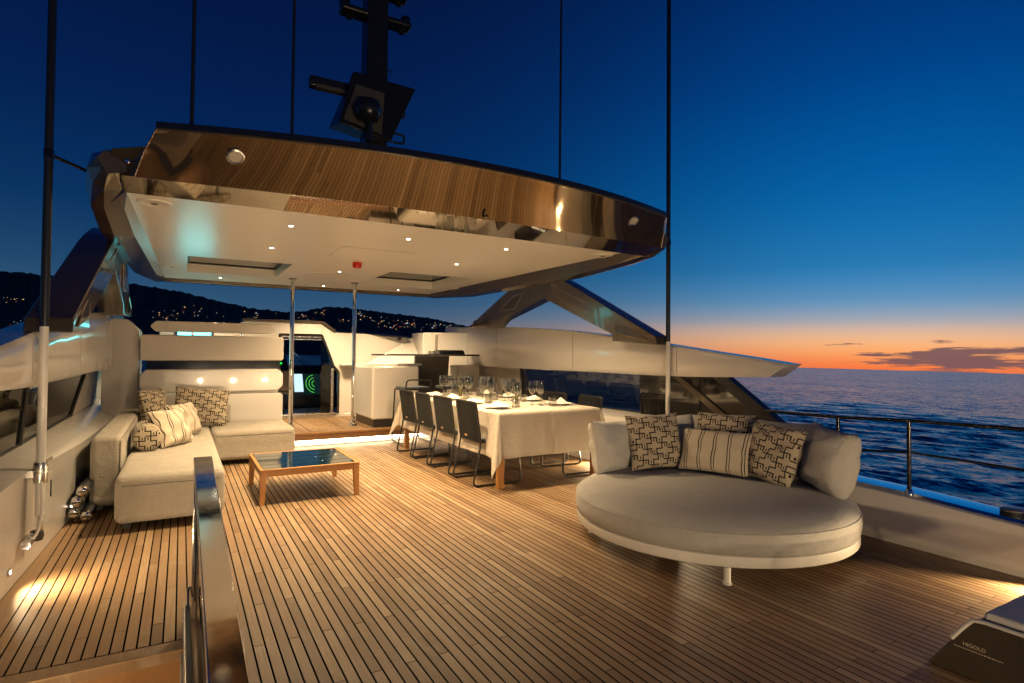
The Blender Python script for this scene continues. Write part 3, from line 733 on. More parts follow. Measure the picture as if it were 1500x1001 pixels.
# low aft bulwark to starboard with its cap, courtesy lamps and guard rail
def aft_bulwark():
    t = thing('aft_bulwark', 'low white bulwark with shiny cap curving behind the round daybed', 'bulwark', (4.5, 1.5, 0))
    ys = [3.36, 2.9, 2.5, 2.1, 1.7, 1.3, .9, .4, -.2, -1, -2.2, -3]
    def xo(y): return 4.40 if y > 2 else 4.40 - .03*((2-y)/2)**2
    def zt(y): return float(np.interp(y, [-3, .5, 1.45, 2.1, 2.4, 3.4], [.27, .285, .315, .355, .36, .42]))
    MB().loft([[(xo(y)+.02, y, -.06), (xo(y), y, .02), (xo(y)-.004, y, .045), (xo(y)-.03, y, .05), (xo(y)-.03, y, zt(y)-.03), (xo(y)-.022, y, zt(y)-.008), (xo(y), y, zt(y)), (xo(y)+.24, y, zt(y)+.002), (xo(y)+.26, y, -.06)] for y in ys]).build('wall', 'gelcoat', t, smooth=35)
    MB().loft([[(xo(y)+.012, y, zt(y)+.0015), (xo(y)+.02, y, zt(y)+.020), (xo(y)+.20, y, zt(y)+.024), (xo(y)+.22, y, zt(y)+.0215)] for y in ys]).build('cap', 'cap_polish', t, smooth=50)
    for y in (1.30, -.3, -1.8):
        x = xo(y) - .031
        c = MB(); c.lathe([(.022, 0), (.022, .006), (.016, .008)], 14); c.v = [(x - p[2], y+p[0], .115+p[1]) for p in c.v]
        c = c.build('courtesy_lamp', 'steel_brushed', t, smooth=40)
        MB().box((x-.0102, y-.011, .107), (x-.0078, y+.011, .123)).build('lens', 'lamp_glow', c)
        spot('courtesy_light', (x-.014, y, .112), (x-1.1, y, -.04), 110, 125, .6, .012, parent=c)
    r = thing('guard_rail', 'stainless two-bar guard rail standing on the low bulwark', 'railing', (4.45, 2, .36))
    px = lambda y: 4.42
    MB().tube([(px(y), y, z) for y, z in ((3.25, .842), (2.6, .85), (2.1, .876), (1.46, .89), (.8, .89), (-.5, .87), (-2.5, .85))], .013, 10).build('top_rail', 'rail_backlit', r, smooth=60)
    MB().tube([(px(y), y, z) for y, z in ((3.1, .60), (2.42, .622), (2.1, .655), (1.46, .645), (.8, .64), (-.5, .63), (-2.5, .6))], .009, 8).build('middle_rail', 'rail_backlit', r, smooth=60)
    for y in (2.6, 2.1, .7, -.8):
        p = MB().tube([(px(y), y, zt(y)-.002), (px(y), y, .875 if y < 2.5 else .85)], .014, 10).build('stanchion', 'rail_backlit', r, smooth=60)
        MB().lathe([(.028, 0), (.028, .03), (.018, .05)], 14, (px(y), y, zt(y)-.004)).build('foot', 'chrome', p, smooth=40)
    f = thing('deck_lamp', 'low round black lamp standing on the bulwark cap', 'lamp', (4.50, 1.57, .34))
    MB().lathe([(.055, 0), (.062, .012), (.062, .022), (.055, .03)], 22, (4.52, 1.56, zt(1.56)+.012)).build('body', 'black_matt', f, smooth=40)
    MB().lathe([(.062, 0), (.064, .012), (.045, .02)], 22, (4.52, 1.56, zt(1.56)+.042)).build('hood', 'grey_metal', f, smooth=40)
aft_bulwark()

# ------------------------------------------------------------------ console block behind the sofa
def console():
    t = thing('console', 'cream console of stacked rounded panels behind the corner sofa', 'console', (.4, 8.7, 0))
    def slab(name, x0, x1, z0, z1, y0, y1, ch, m):
        c = ch; poly = [(x0+c, z0), (x1-c, z0), (x1, z0+c), (x1, z1-c), (x1-c, z1), (x0+c, z1), (x0, z1-c), (x0, z0+c)]
        return MB().prism(poly, 'y', y0, y1).build(name, m, t, bevel=(.018, 3))
    slab('lower_panel', -.44, 1.225, .02, .755, 8.46, 9.1, .03, 'gelcoat')
    slab('middle_panel', -.45, 1.225, .785, 1.085, 8.47, 9.1, .07, 'gelcoat')
    MB().box((-.38, 8.53, 1.07), (1.18, 9.0, 1.20)).build('dark_recess', 'black_gloss', t)
    slab('upper_panel', -.45, 1.225, 1.195, 1.525, 8.45, 9.05, .025, 'gelcoat_satin')
    slab('top_panel', -.345, 1.12, 1.565, 1.70, 8.50, 8.60, .055, 'gelcoat_satin')
    for x in (.12, .70): MB().box((x-.012, 8.53, 1.50), (x+.012, 8.57, 1.58)).build('bracket', 'steel_brushed', t)
    MB().prism([(-.86, .0), (-.47, .0), (-.47, 1.58), (-.60, 1.72), (-.86, 1.74)], 'y', 8.75, 9.3).build('corner_column', 'gelcoat', t, bevel=(.012, 2))
    MB().lathe([(.012, 0), (.014, .015), (.006, .022)], 12, (1.20, 8.52, 1.150)).build('status_light', 'green_led', t)
console()

# ------------------------------------------------------------------ forward bulkhead with doorway to the helm
def bulkhead():
    t = thing('forward_bulkhead', 'white forward bulkhead with angular doorway to the helm', 'bulkhead', (2.6, 10.4, .15))
    Y0, Y1 = 10.34, 10.46
    # wall round the doorway, in butted pieces
    def pr(poly, m='gelcoat', y0=Y0, y1=Y1, bv=None, name='wall_panel'): return MB().prism(poly, 'y', y0, y1).build(name, m, t, bevel=bv)
    pr([(-.3, .15), (1.42, .15), (1.42, 1.63), (-.3, 1.63)])
    pr([(-.3, 1.632), (2.13, 1.632), (2.10, 1.82), (.9, 1.82), (.6, 1.70), (-.3, 1.70)])
    pr([(2.135, 1.632), (2.34, 1.08), (2.9, 1.08), (2.9, 1.66), (2.31, 1.67), (2.103, 1.82)])
    pr([(2.342, 1.078), (2.42, .98), (2.42, .24), (2.9, .24), (2.9, 1.078)])
    pr([(1.42, .15), (2.9, .15), (2.9, .238), (1.422, .238)], bv=(.01, 2), name='door_sill')
    MB().loft([[(2.9, Y0, .15), (2.9, Y0, 1.08), (2.9, Y0, 1.12), (2.9, Y0, 1.655), (2.9, Y1, 1.655), (2.9, Y1, .15)], [(3.85, Y0-.35, .15), (3.85, Y0-.35, 1.08), (3.85, Y0-.30, 1.12), (3.85, Y0+.2, 1.60), (3.85, Y1+.2, 1.60), (3.85, Y1, .15)]]).build('wall_panel', 'gelcoat', t)
    # ledge above the counter side
    MB().prism([(2.42, 1.085), (2.44, 1.125), (3.8, 1.125), (3.8, 1.085)], 'y', Y0-.14, Y0-.002).build('ledge', 'gelcoat', t, bevel=(.01, 2))
    # corner cabinet blocks
    MB().prism([(3.855, 9.98), (4.20, 9.70), (4.42, 9.25), (4.95, 9.25), (4.95, 10.6), (3.855, 10.6)], 'z', .15, 1.70).build('corner_panel', 'gelcoat', t, bevel=(.02, 2))
    MB().box((4.02, 9.80, 1.25), (4.24, 9.84, 1.66)).build('locker_door', 'gelcoat_satin', t)
    # visor and dark windscreen strip above
    MB().prism([(.85, 1.822), (2.105, 1.822), (2.32, 1.672), (2.36, 1.70), (2.14, 1.865), (.85, 1.865)], 'y', Y0-.03, Y0+.5).build('visor', 'bronze_strut', t, bevel=(.008, 2))
    MB().loft([[(2.36, 10.36, 1.672), (2.36, 10.9, 1.76), (2.36, 11.0, 1.67)], [(3.75, 10.36, 1.605), (3.75, 10.9, 1.69), (3.75, 11.0, 1.60)]]).build('windscreen_strip', 'black_matt', t)
    # door frame and sliding glass door
    fr = MB()
    for a, b_ in (((1.43, .245), (1.43, 1.62)), ((1.43, 1.615), (2.12, 1.615)), ((2.12, 1.615), (2.33, 1.07)), ((2.33, 1.07), (2.41, .97)), ((2.41, .97), (2.41, .25))):
        fr.tube([(a[0], Y0-.004, a[1]), (b_[0], Y0-.004, b_[1])], .022, 6)
    fr.build('door_frame', 'black_gloss', t)
    MB().box((1.46, Y0-.01, 1.572), (2.10, Y0+.01, 1.590)).build('door_track', 'steel_brushed', t); MB().box((1.46, Y0-.01, 1.53), (2.10, Y0+.01, 1.545)).build('door_track', 'steel_brushed', t)
    MB().prism([(2.115, .26), (2.30, .26), (2.30, 1.06), (2.13, 1.5), (2.115, 1.5)], 'y', Y0+.05, Y0+.06).build('sliding_door', 'teal_glass', t)
    MB().box((2.29, Y0+.02, .26), (2.335, Y0+.07, 1.04)).build('door_stile', 'steel_brushed', t)
    MB().box((1.45, Y0-.03, .239), (2.38, Y0+.03, .262)).build('threshold', 'steel_brushed', t)
bulkhead()
def helm():
    t = thing('helm_console', 'dark helm console with glowing navigation screens seen through the doorway', 'console', (2.2, 12.4, .15))
    MB().prism([(12.5, .16), (12.5, .55), (12.75, .80), (13.3, .85), (13.3, .16)], 'x', .6, 3.2).build('desk', 'cabin_dark', t, bevel=(.02, 2))
    MB().prism([(12.76, .81), (12.92, 1.02), (13.3, 1.04), (13.3, .86)], 'x', .6, 3.2).build('dashboard', 'cabin_dark', t, bevel=(.02, 2))
    def scr(x0, x1, z0, z1, m, nm='screen'):
        yy = lambda z: 12.62 + (z-.70)*.55 - .06
        return MB().add([(x0, yy(z0)-.02, z0), (x1, yy(z0)-.02, z0), (x1, yy(z1)-.02, z1), (x0, yy(z1)-.02, z1), (x0, yy(z0)+.02, z0), (x1, yy(z0)+.02, z0), (x1, yy(z1)+.02, z1), (x0, yy(z1)+.02, z1)], [(0, 1, 2, 3), (7, 6, 5, 4), (0, 4, 5, 1), (1, 5, 6, 2), (2, 6, 7, 3), (3, 7, 4, 0)]).build(nm, m, t)
    MB().box((-.06, 10.285, 1.10), (.40, 10.320, 1.66)).build('large_display', 'cyan_glow', t); MB().box((-.10, 10.321, 1.06), (.44, 10.338, 1.69)).build('display_case', 'cabin_dark', t)
    scr(1.72, 1.93, .46, .86, 'screen_blue'); scr(2.03, 2.20, .50, .86, 'screen_white'); rs = scr(2.22, 2.55, .44, .86, 'screen_black')
    for rr in (.06, .12, .18):
        MB().tube([(2.43+rr*math.cos(a), 12.52+(.66+rr*math.sin(a)-.70)*.55+.02-.045, .66+rr*math.sin(a)) for a in np.linspace(PI*.55, PI*1.45, 18)], .0045, 5).build('radar_ring', 'radar_green', rs)
    MB().prism([(12.2, .8), (12.32, .8), (13.6, 1.62), (13.45, 1.62)], 'x', 1.66, 1.90).build('raked_pillar', 'cabin_dark', t)
    for k in (0, .09): MB().tube([(2.0+k, 13.1, 1.32), (2.42+k, 13.2, .98)], .010, 6).build('wiper', 'steel_brushed', t)
    s = thing('helm_chair', 'brown leather helm seat just inside the doorway', 'seat', (1.62, 11.3, .15))
    MB().box((1.42, 11.1, .55), (1.80, 11.5, .66)).build('seat', 'leather_brown', s, bevel=(.03, 3)); MB().box((1.45, 11.06, .60), (1.79, 11.17, 1.0)).build('backrest', 'leather_brown', s, bevel=(.04, 3))
    MB().lathe([(.20, 0), (.2, .03), (.05, .05), (.05, .42)], 16, (1.62, 11.3, .15)).build('pedestal', 'cabin_dark', s, smooth=40)
    f = thing('foredeck_roof', 'dark wheelhouse roof over the helm console', 'roof', (2, 12, 1.6))
    MB().box((.2, 10.475, 1.56), (3.6, 11.6, 1.62)).build('panel', 'cabin_dark', f)
helm()

# ------------------------------------------------------------------ chrome posts
for x in (1.40, 2.31):
    t = thing('chrome_post', 'polished chrome post holding the ceiling beside the ' + ('console' if x < 2 else 'white bar counter'), 'post', (x, 8.92, .188), 'chrome posts')
    MB().lathe([(.030, .04), (.030, 2.20)], 20, (x, 8.92, .188)).build('shaft', 'chrome', t, smooth=60)
    MB().lathe([(.062, 0), (.062, .035), (.055, .045), (.036, .05), (.036, .10), (.031, .11)], 22, (x, 8.92, .1885)).build('base', 'chrome', t, smooth=40)
    MB().lathe([(.031, 2.195), (.060, 2.203), (.060, 2.2105)], 22, (x, 8.92, .188)).build('top_flange', 'black_gloss', t, smooth=40)

# ------------------------------------------------------------------ bar
def bar():
    t = thing('bar_counter', 'white bar counter with black plinth standing on the raised deck', 'counter', (3.0, 8.9, .188))
    MB().box((2.50, 8.56, .30), (3.25, 9.6, 1.11)).build('body', 'gelcoat', t, bevel=(.035, 4)); MB().box((2.53, 8.575, .1885), (3.22, 9.58, .298)).build('plinth', 'plinth', t)
    MB().box((3.04, 8.60, 1.112), (3.30, 9.0, 1.15)).build('drip_tray', 'steel_brushed', t, bevel=(.006, 2))
    p = thing('bar_shelf', 'thin dark shelf on a smoky panel above the bar', 'shelf', (3.4, 8.9, .188))
    MB().box((2.64, 8.78, 1.275), (4.42, 9.12, 1.302)).build('shelf', 'counter_dark', p, bevel=(.004, 2)); MB().loft([[(3.28, 8.88, .19), (3.83, 8.88, .19), (3.83, 8.93, .19), (3.28, 8.93, .19)], [(3.30, 8.88, 1.273), (3.90, 8.88, 1.273), (3.90, 8.93, 1.273), (3.30, 8.93, 1.273)]]).build('panel', 'smoky_panel', p)
    c = thing('side_cabinet', 'white slanted cabinet beside the bar and the side wall', 'cabinet', (4.1, 9, .188))
    MB().loft([[(3.92, 8.75, .1885), (4.40, 8.75, .1885), (4.40, 9.2, .1885), (3.92, 9.2, .1885)], [(4.0, 8.75, 1.12), (4.40, 8.75, 1.12), (4.40, 9.2, 1.12), (4.0, 9.2, 1.12)]]).build('body', 'gelcoat_satin', c, bevel=(.02, 3))
    g = thing('grill', 'black barbecue grill with ribbed lid on the shelf', 'grill', (3.95, 8.95, 1.302))
    MB().prism([(8.80, 1.3025), (9.10, 1.3025), (9.10, 1.36), (8.86, 1.365)], 'x', 3.70, 4.16).build('body', 'black_matt', g, bevel=(.01, 2))
    for k in range(12): MB().box((3.74+k*.034, 8.83, 1.362), (3.755+k*.034, 9.08, 1.374)).build('rib', 'black_gloss', g)
    MB().box((3.60, 8.84, 1.3025), (3.695, 9.08, 1.352)).build('side_tray', 'steel_brushed', g, bevel=(.006, 2))
bar()
def stool(x, y, rz, label):
    t = thing('bar_stool', label, 'stool', (x, y, 0), 'bar stools', local=True); t.rotation_euler.z = rz
    for s in (-1, 1):
        fr = fillet([(-.17, s*.20, .78), (-.21, s*.22, .012), (.21, s*.22, .012), (.17, s*.20, .78)], .06)
        MB().tube(fr, .011, 8).build('side_frame', 'chair_frame', t, smooth=60)
    MB().tube([(.20, -.213, .24), (.20, .213, .24)], .010, 8).build('footrest', 'chair_frame', t, smooth=60)
    MB().box((-.19, -.20, .775), (.19, .20, .79)).build('seat', 'rope', t); MB().box((-.18, -.19, .791), (.18, .19, .825)).build('seat_pad', 'pad_slate', t, bevel=(.015, 3))
    MB().tube(fillet([(-.17, -.20, .78), (-.22, -.20, .93), (-.22, .20, .93), (-.17, .20, .78)], .05), .011, 8).build('back_rail', 'chair_frame', t, smooth=60)
stool(2.98, 8.13, R(97), 'black bar stool with slate pad beside the dining table end')
stool(3.62, 8.16, R(90), 'black bar stool half hidden behind the glassware')

# ------------------------------------------------------------------ pillows
def pillow_mesh(wd, ht, th, n=18, puff=.42, sag=.05, seed=0):
    r = random.Random(seed); b = MB(); uv = []
    ph = [r.uniform(0, 6.3) for _ in range(6)]
    def pt(u, v, side):
        ex = 1 - sag*(1-abs(v)**2)*abs(u)**4*1.2; ey = 1 - sag*(1-abs(u)**2)*abs(v)**4*1.2
        h = max(0, (1-abs(u)**2.6)*(1-abs(v)**2.6))**puff
        nz = mnoise.noise(Vector((u*2.2+seed*3.1, v*2.2, side*1.7)))*.016 + mnoise.noise(Vector((u*6+seed, v*5, side*3)))*.007
        fold = .022*math.sin(9*math.atan2(v, u)+ph[3])*max(0, max(abs(u), abs(v))-.35)*(h > .02)
        wr = (nz + fold)*min(1, h*2) + .016*math.sin(5*u+ph[0]+3*v)*h + .012*math.sin(8*v+ph[1]-4*u)*h + .007*math.sin(15*u+ph[2]+6*v*v)*(1-h)*1.4*(h > .01)
        return (u*wd/2*ex, side*(th/2*h) + wr*(.6 if side > 0 else -.6), v*ht/2*ey)
    vs = []; fs = []
    for side in (-1, 1):
        o = len(vs)
        for i in range(n+1):
            for j in range(n+1):
                u = -1+2*i/n; v = -1+2*j/n; u = math.copysign(abs(u)**.85, u); v = math.copysign(abs(v)**.85, v)
                vs.append(pt(u, v, side)); uv.append((u*wd/2 + .5, v*ht/2 + .5))
        for i in range(n):
            for j in range(n): fs.append((o+i*(n+1)+j, o+(i+1)*(n+1)+j, o+(i+1)*(n+1)+j+1, o+i*(n+1)+j+1))
    b.add(vs, fs); b.uv = uv; return b
def pillow(label, m, loc, size, yaw=0, tilt=0, roll=0, seed=0, group=None, name='throw_pillow', parent=None, **kw):
    """stands upright, face along local -y; tilt leans it back"""
    b = pillow_mesh(*size, seed=seed, **kw); me = b.mesh(name, smooth=75, fix=False)
    o = link(name, me, m, label=label, cat=None if parent else 'pillow', group=group)
    M = Matrix.Translation(loc) @ Matrix.Rotation(yaw, 4, 'Z') @ Matrix.Rotation(-tilt, 4, 'X') @ Matrix.Rotation(roll, 4, 'Y')
    if parent is not None:
        o.parent = parent; o.matrix_parent_inverse = wmat(parent).inverted()
    o.matrix_basis = M
    return o

# ------------------------------------------------------------------ corner sofa
def sofa():
    t = thing('corner_sofa', 'beige linen corner sofa with chaise standing along the side wall', 'sofa', (0, 6.6, 0))
    MB().box((-.405, 5.02, .055), (.315, 8.36, .405)).build('chaise_seat', 'sofa_linen', t, bevel=(.055, 5))
    MB().box((.318, 7.40, .055), (1.225, 8.36, .405)).build('corner_seat', 'sofa_linen', t, bevel=(.055, 5))
    MB().box((-.63, 5.72, .045), (-.41, 8.38, .615)).build('side_backrest', 'sofa_linen', t, bevel=(.05, 5))
    MB().box((-.405, 8.14, .41), (.56, 8.37, .66)).build('rear_backrest', 'sofa_linen', t, bevel=(.05, 5))
    def seam(p, q): MB().tube([p, q], .0035, 5).build('piping', 'piping', t)
    seam((-.36, 5.0205, .335), (.27, 5.0205, .335)); seam((.3165, 5.06, .335), (.3165, 7.35, .335)); seam((.36, 7.4, .34), (1.18, 7.4, .34)); seam((-.415, 5.76, .595), (-.415, 8.1, .595)); seam((-.425, 5.728, .12), (-.425, 5.728, .57))
    for x, y in ((-.33, 5.15), (.24, 5.15), (.24, 7.2), (1.14, 7.5), (1.14, 8.25), (-.33, 8.2), (-.57, 5.85)):
        MB().box((x-.025, y-.025, .001), (x+.025, y+.025, .06)).build('foot', 'black_matt', t)
    G = 'throw pillows on the corner sofa'
    pillow('square pillow in black key print standing in the sofa corner on its side backrest', 'key_print', (-.26, 7.80, .655), (.46, .46, .20), yaw=R(66), tilt=R(14), seed=1, group=G)
    pillow('wide key print pillow propped upright against the console end of the sofa', 'key_print', (.22, 7.95, .645), (.60, .46, .17), yaw=R(-4), tilt=R(12), roll=R(5), seed=2, group=G)
    pillow('striped pillow tucked behind another striped pillow on the sofa', 'stripe_print', (.03, 7.12, .585), (.46, .36, .19), yaw=R(60), tilt=R(22), seed=3, group=G)
    pillow('front striped pillow leaning towards the chaise seat edge', 'stripe_print', (-.08, 6.50, .575), (.44, .38, .20), yaw=R(54), tilt=R(24), seed=4, group=G)
    b = MB(); n = 22
    prof = [(0, -.26), (.07, -.262), (.105, -.25), (.118, -.235), (.12, 0), (.118, .235), (.105, .25), (.07, .262), (0, .26)]
    b.lathe(prof, n, cap0=False, cap1=False)
    b.uv = [(math.atan2(y, x)*.12 + .5 if abs(z) < .24 else x+.5, (z if abs(z) < .24 else y) + .5) for x, y, z in b.v]
    me = b.mesh('bolster_pillow', smooth=60, fix=False); o = link('bolster_pillow', me, 'key_print', label='round bolster pillow in key print lying against the side backrest', cat='pillow', group=G)
    o.matrix_basis = Matrix.Translation((-.27, 6.42, .525)) @ Matrix.Rotation(R(4), 4, 'Z') @ Matrix.Rotation(R(-90), 4, 'X')
sofa()

# ------------------------------------------------------------------ coffee table
def coffee():
    x0, x1, y0, y1, zt = .600, 1.450, 5.335, 6.26, .305
    t = thing('coffee_table', 'low teak coffee table with dark glossy slats in front of the sofa', 'table', (1.02, 5.8, 0))
    for x, y in ((x0, y0), (x1, y0), (x0, y1), (x1, y1)):
        sx = 1 if x == x0 else -1; sy = 1 if y == y0 else -1
        MB().loft([[(x, y, 0.001), (x+sx*.038, y, .001), (x+sx*.038, y+sy*.038, .001), (x, y+sy*.038, .001)], [(x, y, zt-.012), (x+sx*.058, y, zt-.012), (x+sx*.058, y+sy*.058, zt-.012), (x, y+sy*.058, zt-.012)]]).build('leg', 'furniture_teak', t, bevel=(.004, 2))
    for a, b_ in (((x0+.06, y0+.004), (x1-.06, y0+.030)), ((x0+.06, y1-.030), (x1-.06, y1-.004)), ((x0+.004, y0+.06), (x0+.030, y1-.06)), ((x1-.030, y0+.06), (x1-.004, y1-.06))):
        MB().box((a[0], a[1], zt-.062), (b_[0], b_[1], zt-.014)).build('apron', 'furniture_teak', t)
    for a, b_ in (((x0-.003, y0-.003), (x1+.003, y0+.026)), ((x0-.003, y1-.026), (x1+.003, y1+.003)), ((x0-.003, y0+.0265), (x0+.026, y1-.0265)), ((x1-.026, y0+.0265), (x1+.003, y1-.0265))):
        MB().box((a[0], a[1], zt-.011), (b_[0], b_[1], zt)).build('edge_frame', 'furniture_teak', t, bevel=(.003, 2))
    n = 4; ya, yb = y0+.031, y1-.031; w_ = (yb-ya-(n-1)*.012)/n
    for i in range(n):
        MB().box((x0+.029, ya+i*(w_+.012), zt-.020), (x1-.029, ya+i*(w_+.012)+w_, zt-.001)).build('slat', 'slat_glass', t, bevel=(.003, 2))
coffee()

# ------------------------------------------------------------------ dining table
TX0, TX1, TY0, TY1, TZ = 2.70, 3.90, 4.92, 7.66, .742
def dining():
    t = thing('dining_table', 'long teak dining table hidden under the white cloth', 'table', (3.3, 6.3, 0))
    for x in (TX0-.01, TX1-.055):
        for y in (TY0-.01, TY1-.06): MB().box((x, y, .001), (x+.065, y+.065, TZ-.04)).build('leg', 'furniture_teak', t, bevel=(.005, 2))
    MB().box((TX0-.012, TY0-.012, TZ-.038), (TX1+.012, TY1+.012, TZ)).build('tabletop', 'furniture_teak', t)
    o = .44; Wd, Ln = TX1-TX0+.03, TY1-TY0+.03; cx, cy = (TX0+TX1)/2, (TY0+TY1)/2
    nu, nv = 132, 190
    def pt(u, v):
        x = -Wd/2-o + (Wd+2*o)*u; y = -Ln/2-o + (Ln+2*o)*v
        ex, ey = max(abs(x)-Wd/2, 0), max(abs(y)-Ln/2, 0); sx, sy = math.copysign(1, x), math.copysign(1, y)
        bx, by = max(-Wd/2, min(Wd/2, x)), max(-Ln/2, min(Ln/2, y)); z = TZ + .004
        if ex == 0 and ey == 0:
            return (cx+bx, cy+by, z + .0012*math.sin(9*x)*math.sin(7*y) + .004*math.exp(-(x/.012)**2) + .003*math.exp(-((y-.62)/.012)**2))
        r = math.hypot(ex, ey); a = math.atan2(ey, ex); corner = min(ex, ey)/max(ex, ey) if max(ex, ey) > 0 else 0
        s_ = math.sin(2*a)
        out = .010 + .06*(r/o) + .085*(r/o)*s_**2 + .030*(r/o)*math.cos(6*a)*s_
        drop = r*(1-.03*s_)
        if ey == 0: out += (.012*math.sin(7.5*y+1) + .010*math.sin(17*y))*(r/o)
        if ex == 0: out += (.010*math.sin(9*x+.5) + .006*math.sin(21*x))*(r/o)
        out += .007*math.exp(-(x/.012)**2)*(ex == 0) + .008*math.exp(-(((y-.62))/.014)**2)*(ey == 0) + .006*math.sin(5*x+9*r)*(r/o)*(ex == 0)
        rnd = .012*(1-math.exp(-r/.02))
        return (cx+bx+sx*math.cos(a)*(out if ex else 0), cy+by+sy*math.sin(a)*(out if ey else 0), z - max(drop-rnd*.4, 0))
    m = MB().grid(pt, nu, nv); me = m.mesh('tablecloth', smooth=70)
    c = link('tablecloth', me, 'table_linen', label='white linen cloth with hanging corners spread on the dining table', cat='tablecloth')
    so = c.modifiers.new('thickness', 'SOLIDIFY'); so.thickness = .0025; so.offset = 1
    # creases and hem
    for x in (3.30,): pass
dining()

# ------------------------------------------------------------------ dining chairs
def make_chair():
    t = thing('dining_chair', '', 'chair', (0, 0, 0), 'dining chairs', local=True)
    prof = [(-.268, .833), (-.212, .43), (-.30, .013), (.25, .013), (.215, .425)]
    for s in (-1, 1):
        y = s*.235
        MB().tube(fillet([(prof[0][0]+.010, y, prof[0][1]-.08), (prof[1][0], y, prof[1][1]), (prof[2][0], y*1.05, prof[2][1]), (prof[3][0], y*1.05, prof[3][1]), (prof[4][0], y*.96, prof[4][1])], .055), .0105, 8).build('side_frame', 'chair_frame', t, smooth=60)
        for q in (-.24, .19): MB().box((q-.02, y*1.05-.009, 0.0005), (q+.02, y*1.05+.009, .0045)).build('glide', 'rubber', t)
    MB().tube(fillet([(-.26, -.235, .753), (-.268, -.235, .833), (-.268, .235, .833), (-.26, .235, .753)], .075), .0105, 8).build('back_rail', 'chair_frame', t, smooth=60)
    MB().tube([(-.212, -.235, .43), (-.212, .235, .43)], .009, 8).build('rear_rail', 'chair_frame', t, smooth=60); MB().tube([(.21, -.226, .42), (.21, .226, .42)], .009, 8).build('front_rail', 'chair_frame', t, smooth=60)
    n = 12
    cords = MB()
    for i in range(n):
        y = -.205 + .41*i/(n-1)
        cords.tube([(-.270, y*.96, .833), (-.245, y*1.02, .64), (-.213, y*1.03, .432)], .0088, 6)
    cords.build('backrest', 'rope', t, smooth=60)
    MB().box((-.205, -.225, .428), (.215, .225, .438)).build('seat', 'rope', t)
    MB().box((-.195, -.215, .4385), (.21, .215, .472)).build('seat_pad', 'pad_slate', t, bevel=(.015, 3))
    MB().box((-.232, .05, .47), (-.2275, .10, .488)).build('badge', 'chair_badge', t)
    return t
proto = make_chair(); first = True
ch_y = [5.33, 5.96, 6.56, 7.14]
wp = ['at the coffee table side, end place by the cloth corner', 'at the coffee table side, second from the cloth corner', 'at the coffee table side, third from the cloth corner', 'at the coffee table side, nearest the bar stool']
ws = ['under the sea window, end place by the daybed', 'under the sea window, second from the daybed', 'under the sea window, third from the daybed', 'under the sea window, nearest the bar shelf']
for i, y in enumerate(ch_y):
    for s in (1, -1):
        o = proto if first else copy_tree(proto); first = False
        o['label'] = 'dark cord dining chair ' + (wp[i] if s > 0 else ws[i])
        if s > 0: o.location = (2.80, y, 0); o.rotation_euler.z = R([0, 1, -1, 1][i])
        else: o.location = (3.84 + [.03, 0, .02, 0][i], y + [.03, .06, -.02, 0][i], 0); o.rotation_euler.z = PI + R([-4, 1, 2, 0][i])

# ------------------------------------------------------------------ table settings
ZT = TZ + .0065
def make_plate():
    t = thing('dinner_plate', '', 'plate', (0, 0, ZT), 'dinner plates on the white cloth', local=True)
    MB().lathe([(.0, .004), (.085, .004), (.10, .008), (.137, .020), (.138, .022), (.10, .011), (.085, .007), (0, .0065)], 30, cap0=False, cap1=False).build('dish', 'porcelain', t, smooth=60)
    MB().lathe([(.088, 0), (.088, .0045)], 24).build('foot_ring', 'porcelain', t, smooth=40)
    return t
def make_napkin(seed):
    r = random.Random(seed); ph = [r.uniform(0, 6) for _ in range(4)]; b = MB()
    def pt(u, v):
        x, y = -.125+.25*u, -.095+.19*v
        h = .045*math.exp(-((x-.02)/.07)**2-((y+.01)/.06)**2) + .012*math.sin(38*x+ph[0]+9*y)*math.cos(24*y+ph[1]) + .008*math.sin(60*y+ph[2])
        e = min(u, 1-u, v, 1-v)
        return (x+.012*math.sin(9*v+ph[3]), y+.012*math.sin(11*u+ph[1]), .012 + max(h, 0)*min(1, e*6+.25) + .004)
    b.grid(pt, 22, 16); m = b.mesh('napkin', smooth=80); m.materials.append(MATS['napkin_linen']); return m
plate0 = make_plate(); first = True
place = [(2.88, 5.30), (2.88, 5.92), (2.88, 6.52), (2.88, 7.12), (3.72, 5.36), (3.72, 5.98), (3.72, 6.56), (3.72, 7.14)]
pn = ['end chair at the coffee table side', 'second chair at the coffee table side', 'third chair at the coffee table side', 'last chair before the bar stool', 'end chair under the sea window', 'second chair under the sea window', 'third chair under the sea window', 'last chair under the sea window']
for i, (x, y) in enumerate(place):
    o = plate0 if first else copy_tree(plate0); first = False; o.location = (x, y, ZT); o['label'] = 'white dinner plate laid for the ' + pn[i]
    nk = link('napkin', make_napkin(i), None, label='crumpled white napkin on the plate of the ' + pn[i], cat='napkin', group='napkins on the plates', loc=(x, y, ZT+.004)); nk.rotation_euler.z = random.uniform(-.6, .6)
    so = nk.modifiers.new('thickness', 'SOLIDIFY'); so.thickness = .002
    r_ = MB().tube(arc((0, 0), .017, 0, 2*PI, 12)[:-1], .004, 6, closed=True).build('napkin_ring', 'bronze_strut', nk, smooth=60); r_.parent = nk; r_.matrix_parent_inverse = Matrix(); r_.location = (.0, 0, .045); r_.rotation_euler = (R(75), 0, R(40))
    sx = -1 if x < 3.3 else 1
    for q, nm in ((-.17, 'fork'), (.165, 'knife')):
        c = MB(); c.box((-.10, -.008, 0), (-.02, .008, .003)); c.box((-.02, -.004, 0), (.10, .004, .003))
        k_ = c.build(nm, 'chrome', label=f'steel {nm} laid beside the plate of the ' + pn[i], cat='cutlery', group='cutlery on the white cloth'); k_.location = (x + sx*.0, y+q, ZT+.0005)
